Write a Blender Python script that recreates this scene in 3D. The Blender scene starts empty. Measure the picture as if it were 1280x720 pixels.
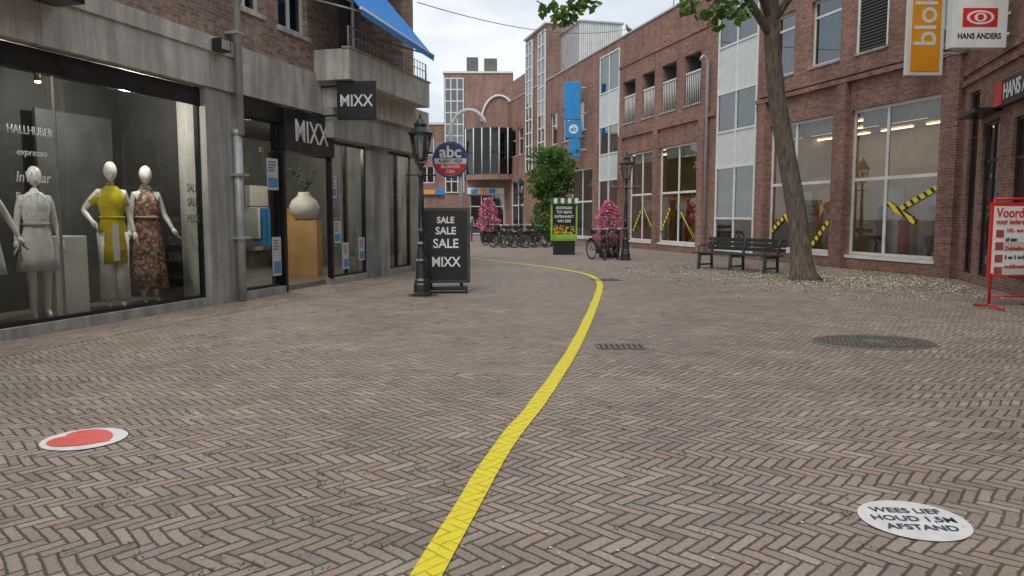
import bpy, math, random
from mathutils import Vector, Matrix
random.seed(7)
R=random.random
def U(a,b): return a+(b-a)*random.random()
scene=bpy.context.scene
COL=scene.collection

# ------------------------------------------------------------------ materials
def newmat(name):
    m=bpy.data.materials.new(name); m.use_nodes=True
    nt=m.node_tree
    for n in list(nt.nodes): nt.nodes.remove(n)
    out=nt.nodes.new('ShaderNodeOutputMaterial')
    return m,nt,out
def setin(nt,sock,v):
    if isinstance(v,bpy.types.NodeSocket): nt.links.new(v,sock)
    else: sock.default_value=v
def MA(nt,op,a,b=None,c=None):
    n=nt.nodes.new('ShaderNodeMath'); n.operation=op
    setin(nt,n.inputs[0],a)
    if b is not None: setin(nt,n.inputs[1],b)
    if c is not None: setin(nt,n.inputs[2],c)
    return n.outputs[0]
def c4(c): return (c[0],c[1],c[2],1) if len(c)==3 else c
def MIX(nt,f,a,b,mode='MIX'):
    n=nt.nodes.new('ShaderNodeMixRGB'); n.blend_type=mode
    setin(nt,n.inputs[0],f)
    setin(nt,n.inputs[1],a if isinstance(a,bpy.types.NodeSocket) else c4(a))
    setin(nt,n.inputs[2],b if isinstance(b,bpy.types.NodeSocket) else c4(b))
    return n.outputs[0]
def NOISE(nt,vec,scale,detail=3,rough=.55):
    n=nt.nodes.new('ShaderNodeTexNoise'); n.inputs['Scale'].default_value=scale
    n.inputs['Detail'].default_value=detail; n.inputs['Roughness'].default_value=rough
    if vec is not None: nt.links.new(vec,n.inputs['Vector'])
    return n.outputs['Fac']
def MAPR(nt,v,a,b,c=0.,d=1.):
    n=nt.nodes.new('ShaderNodeMapRange'); n.clamp=True
    setin(nt,n.inputs[0],v); n.inputs[1].default_value=a; n.inputs[2].default_value=b
    n.inputs[3].default_value=c; n.inputs[4].default_value=d
    return n.outputs[0]
def OBJ(nt):
    return nt.nodes.new('ShaderNodeTexCoord').outputs['Object']
def BSDF(nt,out,col,rough=.6,metal=0.,bump=None,bd=.01,bs=1.,spec=.5,emis=None,es=0):
    b=nt.nodes.new('ShaderNodeBsdfPrincipled')
    setin(nt,b.inputs['Base Color'],col if isinstance(col,bpy.types.NodeSocket) else c4(col))
    setin(nt,b.inputs['Roughness'],rough); b.inputs['Metallic'].default_value=metal
    b.inputs['Specular IOR Level'].default_value=spec
    if bump is not None:
        n=nt.nodes.new('ShaderNodeBump'); n.inputs['Distance'].default_value=bd; n.inputs['Strength'].default_value=bs
        nt.links.new(bump,n.inputs['Height']); nt.links.new(n.outputs[0],b.inputs['Normal'])
    if emis: 
        b.inputs['Emission Color'].default_value=c4(emis); b.inputs['Emission Strength'].default_value=es
    nt.links.new(b.outputs[0],out.inputs[0]); return b
def P(name,col,rough=.6,metal=0.,var=.25,sc=3.,bd=.003,spec=.5,emis=None,es=0):
    m,nt,out=newmat(name); v=OBJ(nt)
    n1=NOISE(nt,v,sc,3,.6)
    f=MAPR(nt,n1,.3,.7,1-var,1+var*.5)
    cc=nt.nodes.new('ShaderNodeCombineXYZ')
    for i in range(3): nt.links.new(f,cc.inputs[i])
    c=MIX(nt,1.,c4(col),cc.outputs[0],'MULTIPLY')
    rr=MAPR(nt,n1,.3,.7,max(rough-.08,.02),min(rough+.1,1))
    BSDF(nt,out,c,rr,metal,None,bd,.5,spec,emis,es)
    return m
def CONC(name,col,rough=.85,var=.3):
    m,nt,out=newmat(name); v=OBJ(nt)
    n1=NOISE(nt,v,1.3,5,.65); n2=NOISE(nt,v,30,2,.6)
    mp=nt.nodes.new('ShaderNodeMapping'); mp.inputs['Scale'].default_value=(3,3,.35); nt.links.new(v,mp.inputs[0])
    n3=NOISE(nt,mp.outputs[0],1.6,4)
    k=MA(nt,'MULTIPLY',MAPR(nt,n1,.3,.7,1-var,1+var*.4),MAPR(nt,n2,.3,.7,.86,1.1)); k=MA(nt,'MULTIPLY',k,MAPR(nt,n3,.4,.62,.72,1.05))
    cc=nt.nodes.new('ShaderNodeCombineXYZ')
    for i in range(3): nt.links.new(k,cc.inputs[i])
    BSDF(nt,out,MIX(nt,1.,c4(col),cc.outputs[0],'MULTIPLY'),rough,0,n2,.004,.6,.3); return m
def brickmat(name,c1,c2,mortar,bw=.215,rh=.062,ms=.006,stain=.3):
    m,nt,out=newmat(name); v=OBJ(nt)
    s=nt.nodes.new('ShaderNodeSeparateXYZ'); nt.links.new(v,s.inputs[0])
    a=MA(nt,'ADD',s.outputs[0],s.outputs[1])
    cb=nt.nodes.new('ShaderNodeCombineXYZ'); nt.links.new(a,cb.inputs[0]); nt.links.new(s.outputs[2],cb.inputs[1])
    t=nt.nodes.new('ShaderNodeTexBrick'); nt.links.new(cb.outputs[0],t.inputs['Vector'])
    t.inputs['Color1'].default_value=c4(c1); t.inputs['Color2'].default_value=c4(c2); t.inputs['Mortar'].default_value=c4(mortar)
    t.inputs['Scale'].default_value=1; t.inputs['Mortar Size'].default_value=ms; t.inputs['Mortar Smooth'].default_value=.2
    t.inputs['Brick Width'].default_value=bw; t.inputs['Row Height'].default_value=rh
    n1=NOISE(nt,v,.6,4,.6); n2=NOISE(nt,v,9,2,.7)
    k=MA(nt,'MULTIPLY',MAPR(nt,n1,.3,.7,1-stain,1.1),MAPR(nt,n2,.3,.7,.75,1.25))
    mp=nt.nodes.new('ShaderNodeMapping'); mp.inputs['Scale'].default_value=(1.5,1.5,.18); nt.links.new(v,mp.inputs[0])
    k=MA(nt,'MULTIPLY',k,MAPR(nt,NOISE(nt,mp.outputs[0],1.2,3),.35,.65,.82,1.08))
    cc=nt.nodes.new('ShaderNodeCombineXYZ')
    for i in range(3): nt.links.new(k,cc.inputs[i])
    c=MIX(nt,1.,t.outputs['Color'],cc.outputs[0],'MULTIPLY')
    h=MA(nt,'SUBTRACT',1.,t.outputs['Fac'])
    BSDF(nt,out,c,.85,0,h,.006,.8,.3)
    return m
def glassmat(name,tint=(.8,.86,.84),ior=1.6,boost=.0):
    m,nt,out=newmat(name)
    fr=nt.nodes.new('ShaderNodeFresnel'); fr.inputs[0].default_value=ior
    f=MA(nt,'MINIMUM',MA(nt,'ADD',fr.outputs[0],boost),1.)
    tr=nt.nodes.new('ShaderNodeBsdfTransparent'); tr.inputs[0].default_value=c4(tint)
    gl=nt.nodes.new('ShaderNodeBsdfGlossy'); gl.inputs['Roughness'].default_value=.015; gl.inputs[0].default_value=(.85,.9,.92,1)
    v=OBJ(nt); n=NOISE(nt,v,.7,1)
    bp=nt.nodes.new('ShaderNodeBump'); bp.inputs['Distance'].default_value=.01; bp.inputs['Strength'].default_value=.25
    nt.links.new(n,bp.inputs['Height']); nt.links.new(bp.outputs[0],gl.inputs['Normal'])
    mx=nt.nodes.new('ShaderNodeMixShader'); nt.links.new(f,mx.inputs[0]); nt.links.new(tr.outputs[0],mx.inputs[1]); nt.links.new(gl.outputs[0],mx.inputs[2])
    nt.links.new(mx.outputs[0],out.inputs[0]); return m
def herring(nt,x,y,w,n):
    Ux=MA(nt,'DIVIDE',x,w); Vy=MA(nt,'DIVIDE',y,w)
    i=MA(nt,'FLOOR',Ux); j=MA(nt,'FLOOR',Vy)
    fx=MA(nt,'SUBTRACT',Ux,i); fy=MA(nt,'SUBTRACT',Vy,j)
    d=MA(nt,'SUBTRACT',i,j)
    q=MA(nt,'FLOOR',MA(nt,'DIVIDE',MA(nt,'ADD',d,.01),2.*n))
    k=MA(nt,'SUBTRACT',d,MA(nt,'MULTIPLY',q,2.*n))
    hz=MA(nt,'LESS_THAN',k,n-.5)
    r=MA(nt,'SUBTRACT',2.*n-1,k)
    def sel(a,b): # hz?a:b
        return MA(nt,'ADD',MA(nt,'MULTIPLY',hz,a),MA(nt,'MULTIPLY',MA(nt,'SUBTRACT',1.,hz),b))
    L=sel(MA(nt,'ADD',k,fx),MA(nt,'ADD',r,fy)); A=sel(fy,fx)
    e=MA(nt,'MINIMUM',MA(nt,'MINIMUM',L,MA(nt,'SUBTRACT',float(n),L)),MA(nt,'MINIMUM',A,MA(nt,'SUBTRACT',1.,A)))
    ix=sel(MA(nt,'SUBTRACT',i,k),i); iy=sel(j,MA(nt,'SUBTRACT',j,r))
    cb=nt.nodes.new('ShaderNodeCombineXYZ'); nt.links.new(ix,cb.inputs[0]); nt.links.new(iy,cb.inputs[1]); nt.links.new(hz,cb.inputs[2])
    wn=nt.nodes.new('ShaderNodeTexWhiteNoise'); wn.noise_dimensions='3D'; nt.links.new(cb.outputs[0],wn.inputs['Vector'])
    return e,wn.outputs['Value'],wn.outputs['Color']
def paving(name,kind='brick',rot=136.):
    m,nt,out=newmat(name)
    geo=nt.nodes.new('ShaderNodeNewGeometry'); pos=geo.outputs['Position']
    s=nt.nodes.new('ShaderNodeSeparateXYZ'); nt.links.new(pos,s.inputs[0])
    wn1=nt.nodes.new('ShaderNodeTexNoise'); wn1.inputs['Scale'].default_value=.7; wn1.inputs['Detail'].default_value=1; nt.links.new(pos,wn1.inputs['Vector'])
    sw=nt.nodes.new('ShaderNodeSeparateXYZ'); nt.links.new(wn1.outputs['Color'],sw.inputs[0])
    wob3=NOISE(nt,pos,14,1)
    x=MA(nt,'ADD',s.outputs[0],MA(nt,'MULTIPLY',MA(nt,'SUBTRACT',sw.outputs[0],.5),.28))
    y=MA(nt,'ADD',s.outputs[1],MA(nt,'MULTIPLY',MA(nt,'SUBTRACT',sw.outputs[1],.5),.28))
    x=MA(nt,'ADD',x,MA(nt,'MULTIPLY',MA(nt,'SUBTRACT',wob3,.5),.018))
    a=math.radians(rot); c,sn=math.cos(a),math.sin(a)
    xr=MA(nt,'ADD',MA(nt,'MULTIPLY',x,c),MA(nt,'MULTIPLY',y,sn))
    yr=MA(nt,'SUBTRACT',MA(nt,'MULTIPLY',y,c),MA(nt,'MULTIPLY',x,sn))
    if kind!='strip': e,rv,rc=herring(nt,xr,yr,.068,3)
    if kind=='strip':
        w=.062; Lx=.21
        j=MA(nt,'FLOOR',MA(nt,'DIVIDE',yr,w)); fy=MA(nt,'FRACT',MA(nt,'DIVIDE',yr,w))
        xx=MA(nt,'ADD',MA(nt,'DIVIDE',xr,Lx),MA(nt,'MULTIPLY',j,.5)); i=MA(nt,'FLOOR',xx); fx=MA(nt,'MULTIPLY',MA(nt,'FRACT',xx),Lx/w)
        e=MA(nt,'MINIMUM',MA(nt,'MINIMUM',fx,MA(nt,'SUBTRACT',Lx/w,fx)),MA(nt,'MINIMUM',fy,MA(nt,'SUBTRACT',1.,fy)))
        cb=nt.nodes.new('ShaderNodeCombineXYZ'); nt.links.new(i,cb.inputs[0]); nt.links.new(j,cb.inputs[1])
        wn=nt.nodes.new('ShaderNodeTexWhiteNoise'); wn.noise_dimensions='3D'; nt.links.new(cb.outputs[0],wn.inputs['Vector']); rv=wn.outputs['Value']
    n_f=NOISE(nt,pos,60,2,.7); n_m=NOISE(nt,pos,1.3,4,.6); n_l=NOISE(nt,pos,.22,3,.6)
    ee=MA(nt,'ADD',e,MA(nt,'MULTIPLY',MA(nt,'SUBTRACT',n_f,.5),.12))
    # joints open up and close again from place to place
    ee=MA(nt,'SUBTRACT',ee,MAPR(nt,wob3,.4,.75,0,.055))
    mask=MAPR(nt,ee,.02,.12)
    if kind=='yellow':
        ramp=MIX(nt,MAPR(nt,n_f,.35,.7),(.90,.76,.015),(.80,.66,.02))
        col=MIX(nt,MAPR(nt,ee,.0,.06),(.42,.33,.03),ramp)
        wear=MAPR(nt,NOISE(nt,pos,22,4,.7),.62,.74)
        col=MIX(nt,MA(nt,'MULTIPLY',wear,.4),col,(.34,.30,.18))
        BSDF(nt,out,col,.55,0,mask,.003,.6)
        return m
    cr=nt.nodes.new('ShaderNodeValToRGB'); nt.links.new(rv,cr.inputs[0]); el=cr.color_ramp.elements
    cols=[(0,(.262,.205,.172)),(.2,(.375,.300,.252)),(.45,(.315,.250,.212)),(.68,(.43,.350,.290)),(.86,(.300,.248,.222)),(1,(.405,.285,.222))]
    while len(el)<len(cols): el.new(.5)
    for q,(p_,cc) in enumerate(cols): el[q].position=p_; el[q].color=c4(cc)
    k=MA(nt,'MULTIPLY',MAPR(nt,n_f,.25,.75,.72,1.28),MAPR(nt,n_m,.3,.7,.82,1.12))
    k=MA(nt,'MULTIPLY',k,MAPR(nt,n_l,.3,.7,.84,1.12))
    cc=nt.nodes.new('ShaderNodeCombineXYZ')
    for i_ in range(3): nt.links.new(k,cc.inputs[i_])
    bc=MIX(nt,1.,cr.outputs[0],cc.outputs[0],'MULTIPLY')
    mossf=MAPR(nt,sw.outputs[2],.45,.6)
    mossf=MA(nt,'MULTIPLY',mossf,MAPR(nt,wob3,.35,.6))
    mort=MIX(nt,mossf,(.085,.071,.058),(.095,.115,.045))
    sandf=MAPR(nt,n_m,.5,.7)
    mort=MIX(nt,MA(nt,'MULTIPLY',sandf,.6),mort,(.2,.17,.13))
    col=MIX(nt,mask,mort,bc)
    h=MA(nt,'ADD',mask,MA(nt,'MULTIPLY',n_f,.3)); h=MA(nt,'ADD',h,MA(nt,'MULTIPLY',rv,.4))
    BSDF(nt,out,col,MAPR(nt,n_m,.3,.7,.62,.8),0,h,.009,.9,.35)
    return m

m_ground=paving('paving_herringbone'); m_yel=paving('yellow_line_paint','yellow'); m_strip=paving('paving_stretcher','strip',74.1)
m_brickL=brickmat('brick_brown',(.27,.165,.125),(.46,.32,.25),(.42,.39,.35))
m_brickR=brickmat('brick_red',(.225,.108,.082),(.39,.195,.145),(.38,.34,.30))
m_brickF=brickmat('brick_far',(.28,.155,.125),(.39,.225,.175),(.38,.34,.30))
m_conc=CONC('concrete',(.62,.60,.545)); m_concD=CONC('concrete_dark',(.32,.32,.31))
m_stone=CONC('stone_grey',(.46,.45,.42),.75,.25)
m_black=P('black_paint',(.018,.018,.02),.38,var=.3); m_blk2=P('black_panel',(.014,.014,.016),.3,var=.3)
m_lampg=P('lamp_green_black',(.022,.03,.028),.35,var=.4,sc=8)
m_white=P('white_paint',(.80,.80,.78),.5,var=.1); m_whF=P('white_frame',(.76,.76,.73),.5,var=.15)
m_grey=P('grey_metal',(.45,.46,.46),.45,.3,var=.2); m_panel=P('pale_panel',(.62,.65,.64),.35,var=.12)
m_blue=P('blue_fabric',(.02,.26,.75),.7,var=.12); m_blueS=P('blue_sign',(.02,.28,.65),.4,var=.1)
m_orange=P('orange_sign',(.86,.36,.02),.4,var=.08); m_red=P('red_paint',(.65,.03,.03),.4,var=.12)
m_wood=P('wood_plinth',(.62,.38,.15),.55,var=.2); m_floor=P('shop_floor',(.26,.23,.2),.35,var=.2)
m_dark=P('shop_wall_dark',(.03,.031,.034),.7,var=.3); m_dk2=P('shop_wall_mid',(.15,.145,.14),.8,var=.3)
m_cream=P('interior_cream',(.62,.58,.50),.8,var=.25,sc=.7); m_blind=P('blinds',(.56,.55,.51),.7,var=.2)
m_glass=glassmat('shop_glass',(.86,.90,.88),1.5,.01); m_glassU=glassmat('window_glass',(.45,.5,.5),1.7,.12)
m_glassR=glassmat('display_glass',(.84,.88,.87),1.5,.05)
m_bulb=P('lit_bulb',(1,.8,.5),.5,emis=(1,.72,.38),es=16); m_tube=P('lit_tube',(1,.8,.5),.5,emis=(1,.66,.34),es=4.5)
m_manq=P('mannequin_white',(.80,.78,.75),.35,var=.06); m_iron=P('cast_iron',(.06,.06,.06),.6,var=.4,sc=12)
m_benchw=P('bench_wood',(.04,.042,.042),.6,var=.4,sc=6); m_rub=P('rubber',(.02,.02,.02),.8)
m_chrome=P('chrome',(.5,.5,.5),.25,.9); m_hole=P('drain_dark',(.008,.008,.008),.9)
m_glassP=P('lantern_glass',(.38,.42,.42),.15,var=.15)

# ------------------------------------------------------------------ mesh builder
class MB:
    def __init__(s): s.v=[];s.f=[];s.mi=[];s.mats=[];s.sm=[]
    def k(s,m):
        if m not in s.mats: s.mats.append(m)
        return s.mats.index(m)
    def face(s,pts,m,sm=False):
        b=len(s.v); s.v+= [tuple(p) for p in pts]; s.f.append(tuple(range(b,b+len(pts)))); s.mi.append(s.k(m)); s.sm.append(sm)
    def box(s,x0,x1,y0,y1,z0,z1,m,T=None):
        p=[(x,y,z) for z in (z0,z1) for y in (y0,y1) for x in (x0,x1)]
        if T is not None: p=[tuple(T@Vector(q)) for q in p]
        b=len(s.v); s.v+=p
        for f in ((0,2,3,1),(4,5,7,6),(0,1,5,4),(2,6,7,3),(0,4,6,2),(1,3,7,5)):
            s.f.append(tuple(b+i for i in f)); s.mi.append(s.k(m)); s.sm.append(False)
    def path(s,pts,r,m,seg=10,caps=True,closed=False):
        pts=[Vector(p) for p in pts]; n=len(pts)
        rr=r if isinstance(r,(list,tuple)) else [r]*n
        b=len(s.v); up=None
        for i,p in enumerate(pts):
            if closed: t=(pts[(i+1)%n]-pts[(i-1)%n]).normalized()
            elif i==0: t=(pts[1]-p).normalized()
            elif i==n-1: t=(p-pts[i-1]).normalized()
            else: t=((pts[i+1]-p).normalized()+(p-pts[i-1]).normalized()).normalized()
            if up is None:
                a=Vector((0,0,1)) if abs(t.z)<.9 else Vector((1,0,0)); up=(a-t*a.dot(t)).normalized()
            else: up=(up-t*up.dot(t)).normalized()
            w=t.cross(up)
            for q in range(seg):
                g=2*math.pi*q/seg; s.v.append(tuple(p+(up*math.cos(g)+w*math.sin(g))*rr[i]))
        mi=s.k(m)
        for i in range(n if closed else n-1):
            i2=(i+1)%n
            for q in range(seg):
                q2=(q+1)%seg
                s.f.append((b+i*seg+q,b+i*seg+q2,b+i2*seg+q2,b+i2*seg+q)); s.mi.append(mi); s.sm.append(True)
        if caps and not closed:
            s.f.append(tuple(b+q for q in range(seg))[::-1]); s.mi.append(mi); s.sm.append(False)
            s.f.append(tuple(b+(n-1)*seg+q for q in range(seg))); s.mi.append(mi); s.sm.append(False)
    def tube(s,a,b,r0,m,r1=None,seg=10): s.path([a,b],[r0,r0 if r1 is None else r1],m,seg)
    def lathe(s,prof,m,c=(0,0,0),seg=16,sm=True,sx=1,sy=1,rip=0,nr=9,off=0):
        b=len(s.v); mi=s.k(m)
        for (z,r) in prof:
            rx,ry=(r if isinstance(r,tuple) else (r,r))
            for q in range(seg):
                g=2*math.pi*q/seg+off; k=1+rip*math.sin(nr*g+z*3)*(1 if rip else 0)
                s.v.append((c[0]+rx*sx*k*math.cos(g),c[1]+ry*sy*k*math.sin(g),c[2]+z))
        n=len(prof)
        for i in range(n-1):
            for q in range(seg):
                q2=(q+1)%seg
                s.f.append((b+i*seg+q,b+i*seg+q2,b+(i+1)*seg+q2,b+(i+1)*seg+q)); s.mi.append(mi); s.sm.append(sm)
        s.f.append(tuple(b+q for q in range(seg))[::-1]); s.mi.append(mi); s.sm.append(False)
        s.f.append(tuple(b+(n-1)*seg+q for q in range(seg))); s.mi.append(mi); s.sm.append(False)
    def build(s,name,parent=None,loc=(0,0,0),rz=0,bevel=0,sc=1):
        me=bpy.data.meshes.new(name); me.from_pydata(s.v,[],s.f); 
        for m in s.mats: me.materials.append(m)
        me.polygons.foreach_set('material_index',s.mi); me.polygons.foreach_set('use_smooth',s.sm); me.update()
        o=bpy.data.objects.new(name,me); COL.objects.link(o); o.location=loc; o.rotation_euler=(0,0,rz); o.scale=(sc,sc,sc)
        if parent: o.parent=parent
        if bevel:
            b=o.modifiers.new('bevel','BEVEL'); b.width=bevel; b.segments=2; b.limit_method='ANGLE'; b.angle_limit=math.radians(50)
        return o
def empty(name,loc=(0,0,0),rz=0,sc=1):
    o=bpy.data.objects.new(name,None); COL.objects.link(o); o.location=loc; o.rotation_euler=(0,0,rz); o.scale=(sc,sc,sc); o.empty_display_size=.3; return o
def text(body,size,loc,m,parent=None,rz=0,sx=1,al='CENTER',bold=0,flat=False,roll=0,shear=0,name=None):
    cu=bpy.data.curves.new('lettering','FONT'); cu.body=body; cu.size=size; cu.align_x=al; cu.align_y='CENTER'; cu.extrude=.003 if not flat else 0; cu.offset=bold; cu.shear=shear
    cu.resolution_u=4
    cu.materials.append(m); o=bpy.data.objects.new(name or 'lettering',cu); COL.objects.link(o); o.location=loc
    if flat: o.rotation_euler=(0,0,rz)
    else:
        Mx=Matrix.Rotation(rz,4,'Z')@Matrix.Rotation(math.pi/2,4,'X')@Matrix.Rotation(roll,4,'Z'); o.rotation_euler=Mx.to_euler()
    o.scale=(sx,1,1)
    if parent: o.parent=parent
    return o
def wall(mb,x0,x1,z0,z1,ops,y,dep,m,mrev=None):
    xs=sorted({x0,x1}|{v for o in ops for v in o[:2] if x0<v<x1}); zs=sorted({z0,z1}|{v for o in ops for v in o[2:4] if z0<v<z1})
    for a,b in zip(xs,xs[1:]):
        for c,d in zip(zs,zs[1:]):
            mx,mz=(a+b)/2,(c+d)/2
            if any(o[0]<mx<o[1] and o[2]<mz<o[3] for o in ops): continue
            mb.face([(a,y,c),(b,y,c),(b,y,d),(a,y,d)],m)
    mr=mrev or m
    for o in ops:
        a,b,c,d=o[:4]; Y=y+dep
        mb.face([(a,y,c),(a,y,d),(a,Y,d),(a,Y,c)],mr); mb.face([(b,y,c),(b,Y,c),(b,Y,d),(b,y,d)],mr)
        mb.face([(a,y,c),(a,Y,c),(b,Y,c),(b,y,c)],mr); mb.face([(a,y,d),(b,y,d),(b,Y,d),(a,Y,d)],mr)
def window(mb,x0,x1,z0,z1,y,cols,rows,mf,mg,fr=.055,dp=.06):
    mb.box(x0,x1,y,y+dp,z0,z0+fr,mf); mb.box(x0,x1,y,y+dp,z1-fr,z1,mf)
    mb.box(x0,x0+fr,y+.002,y+dp-.002,z0+fr,z1-fr,mf); mb.box(x1-fr,x1,y+.002,y+dp-.002,z0+fr,z1-fr,mf)
    for c in cols:
        x=x0+(x1-x0)*c; mb.box(x-fr/2,x+fr/2,y+.003,y+dp-.003,z0+fr,z1-fr,mf)
    for r in rows:
        z=z0+(z1-z0)*r; mb.box(x0+fr,x1-fr,y+.006,y+dp-.006,z-fr/2,z+fr/2,mf)
    mb.face([(x0+.01,y+dp/2,z0+.01),(x1-.01,y+dp/2,z0+.01),(x1-.01,y+dp/2,z1-.01),(x0+.01,y+dp/2,z1-.01)],mg)

# ------------------------------------------------------------------ ground
g=MB(); g.face([(-260,-200,0),(260,-200,0),(260,420,0),(-260,420,0)],m_ground); g.build('ground')
def LP(s,d,z=0): return (-8.71+.2741*s-.9617*d,.9617*s+.2741*d,z)
g=MB(); g.face([LP(-3,-.95,.004),LP(23,-.95,.004),LP(23,.2,.004),LP(-3,.2,.004)],m_strip); g.build('pavement')
# yellow line
pts=[(-.87,0),(-.70,1.),(-.358,3.05),(-.062,4.82),(.23,6.11),(.666,8.33),(1.10,10.93),(1.615,14.26),(1.93,16.6),(2.02,18.2),(1.93,19.5),(1.6,20.8),(.73,23.),(-1.43,27.),(-4,31)]
def catmull(P_,n=10):
    o=[]; Q=[P_[0]]+P_+[P_[-1]]
    for i in range(1,len(Q)-2):
        for t in range(n):
            t/=n; o.append(tuple(.5*(2*Q[i][k]+(Q[i+1][k]-Q[i-1][k])*t+(2*Q[i-1][k]-5*Q[i][k]+4*Q[i+1][k]-Q[i+2][k])*t*t+(-Q[i-1][k]+3*Q[i][k]-3*Q[i+1][k]+Q[i+2][k])*t**3) for k in range(len(Q[0]))))
    o.append(P_[-1]); return o
c=catmull(pts,14); g=MB(); L=[];Rr=[]
for i,p in enumerate(c):
    a=Vector(c[max(i-1,0)]);b=Vector(c[min(i+1,len(c)-1)]); t=(b-a).normalized(); n=Vector((-t.y,t.x))
    w=.066+.003*math.sin(i*.7)+U(-.001,.001); L.append((p[0]+n.x*w,p[1]+n.y*w,.008)); w=.066+U(-.002,.002); Rr.append((p[0]-n.x*w,p[1]-n.y*w,.008))
for i in range(len(c)-1): g.face([Rr[i],Rr[i+1],L[i+1],L[i]],m_yel)
g.build('yellow_line')
# stickers
m_stick=P('sticker_white',(.80,.80,.79),.45,var=.12,sc=9); m_heart=P('sticker_red',(.80,.10,.09),.45,var=.15,sc=9); m_navy=P('sticker_navy',(.05,.07,.2),.5); m_ink=P('sticker_ink',(.05,.06,.12),.5)
def disc(g,cx,cy,z,r,m,n=48): g.face([(cx+r*math.cos(2*math.pi*i/n),cy+r*math.sin(2*math.pi*i/n),z) for i in range(n)],m)
e=empty('floor_sticker',(-2.88,5.0,0)); g=MB(); disc(g,0,0,.008,.262,m_stick)
hp=[]
for i in range(60):
    t=2*math.pi*i/60; hx=16*math.sin(t)**3; hy=13*math.cos(t)-5*math.cos(2*t)-2*math.cos(3*t)-math.cos(4*t)
    x,y=hx*.0134,(hy+2.2)*.0138; ln=math.hypot(x,y); k=.45+.55*.205/max(ln,.05); x*=k; y*=k; a=math.radians(75); hp.append((x*math.cos(a)-y*math.sin(a),x*math.sin(a)+y*math.cos(a),.012))
for i in range(60): g.face([(0.0,0,.012),hp[(i+1)%60],hp[i]],m_heart)
g.build('disc',e)
e=empty('floor_sticker',(1.985,3.63,0),math.radians(-6)); g=MB(); disc(g,0,0,.008,.254,m_stick); g.build('disc',e)
for t,y in (('WEES LIEF',.105),('HOUD 1,5M',0.0),('AFSTAND',-.105)): text(t,.088,(0,y,.012),m_ink,e,flat=True,bold=.0015,sx=.86)
# drains
m_iron2=P('weathered_iron',(.17,.155,.14),.65,var=.4,sc=10)
def grate(name,cx,cy,rx,ry,rz,round_=True,n=22):
    g=MB(); N=40
    if round_:
        g.face([(rx*math.cos(6.2832*i/N),ry*math.sin(6.2832*i/N),.006) for i in range(N)],m_hole)
        g.path([(rx*math.cos(6.2832*i/N),ry*math.sin(6.2832*i/N),.0) for i in range(N)],.02,m_iron2,6,closed=True)
        for i in range(1,n):
            x=-rx+2*rx*i/n; h=ry*math.sqrt(max(0,1-(x/rx)**2)); g.box(x-.013,x+.013,-h,h,.008,.014,m_iron2)
        for yy in (-.5,-.25,0,.25,.5): 
            h=rx*math.sqrt(1-yy*yy); g.box(-h,h,yy*ry-.015,yy*ry+.015,.009,.016,m_iron2)
        g.box(-.12,.12,-.1,.1,.01,.019,m_iron2)
    else:
        g.box(-rx,rx,-ry,ry,.002,.006,m_hole); g.box(-rx,rx,-ry,-ry+.03,.006,.012,m_iron2); g.box(-rx,rx,ry-.03,ry,.006,.012,m_iron2)
        for i in range(n+1):
            x=-rx+2*rx*i/n; g.box(x-.022,x+.022,-ry+.03,ry-.03,.006,.011,m_iron2)
    g.build(name,None,(cx,cy,0),rz)
grate('drain_grate',4.3,8.95,.70,.50,.05,True,26)
grate('drain_cover',1.25,8.65,.26,.17,.0,False,8)
grate('drain_cover',2.2,17.9,.3,.3,.2,False,6)
# grass tufts in joints, and fallen petals
m_grass=P('grass_green',(.09,.16,.03),.8); g=MB()
for i in range(260):
    y=U(2.6,13) if R()<.6 else U(2.6,5.5); x=U(-1,1)*y*.66
    if R()<.4: x=-abs(x)
    if abs(x-(-.3+.12*y))<.3: continue
    for b in range(random.randint(5,12)):
        a=U(0,6.28); bx,by=x+U(-.035,.035),y+U(-.035,.035); h=U(.006,.022); w=.004
        g.face([(bx-w*math.cos(a),by-w*math.sin(a),.0),(bx+w*math.cos(a),by+w*math.sin(a),.0),(bx+U(-.02,.02),by+U(-.02,.02),h)],m_grass)
for i in range(1000):
    if R()<.4: a=U(0,6.28); rr=U(.25,.8); x,y=6.9+rr*math.cos(a)*1.3,17.9+rr*math.sin(a)
    else: y=U(18.5,38); x=15.3-.263*y-U(0,.25)
    a=U(0,6.28); h=U(.02,.07); w=.010
    g.face([(x-w*math.cos(a),y-w*math.sin(a),0),(x+w*math.cos(a),y+w*math.sin(a),0),(x+U(-.04,.04),y+U(-.04,.04),h)],m_grass)
for i in range(400): # ring of weeds at lamp foot
    a=U(0,6.28); rr=U(.17,.3); x,y=-1.7+rr*math.cos(a),14.3+rr*math.sin(a); a=U(0,6.28); w=.007
    g.face([(x-w*math.cos(a),y-w*math.sin(a),0),(x+w*math.cos(a),y+w*math.sin(a),0),(x+U(-.03,.03),y+U(-.03,.03),U(.01,.035))],m_grass)
g.build('grass')
m_petal=P('petal_pale',(.74,.70,.56),.8); m_petb=P('leaf_litter_brown',(.33,.24,.10),.8); g=MB()
for i in range(6500):
    q=R()
    if q<.5: x=random.gauss(8.6,1.4); y=random.gauss(17.2,1.2)
    elif q<.75: x=random.gauss(5.6,1.8); y=random.gauss(20,2.2)
    else: x=U(5.5,13); y=U(13.5,23)
    if x>15.2-.263*y or x>10.3-.3*(18.2-y): continue
    a=U(0,6.28); w=U(.010,.036); ca,sa=math.cos(a)*w,math.sin(a)*w; z=.01
    g.face([(x+ca,y+sa,z),(x-sa,y+ca,z+U(0.005,.02)),(x-ca,y-sa,z),(x+sa,y-ca,z+U(0.005,.02))],m_petal if R()<.75 else (m_petb if R()<.6 else m_grass))
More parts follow.
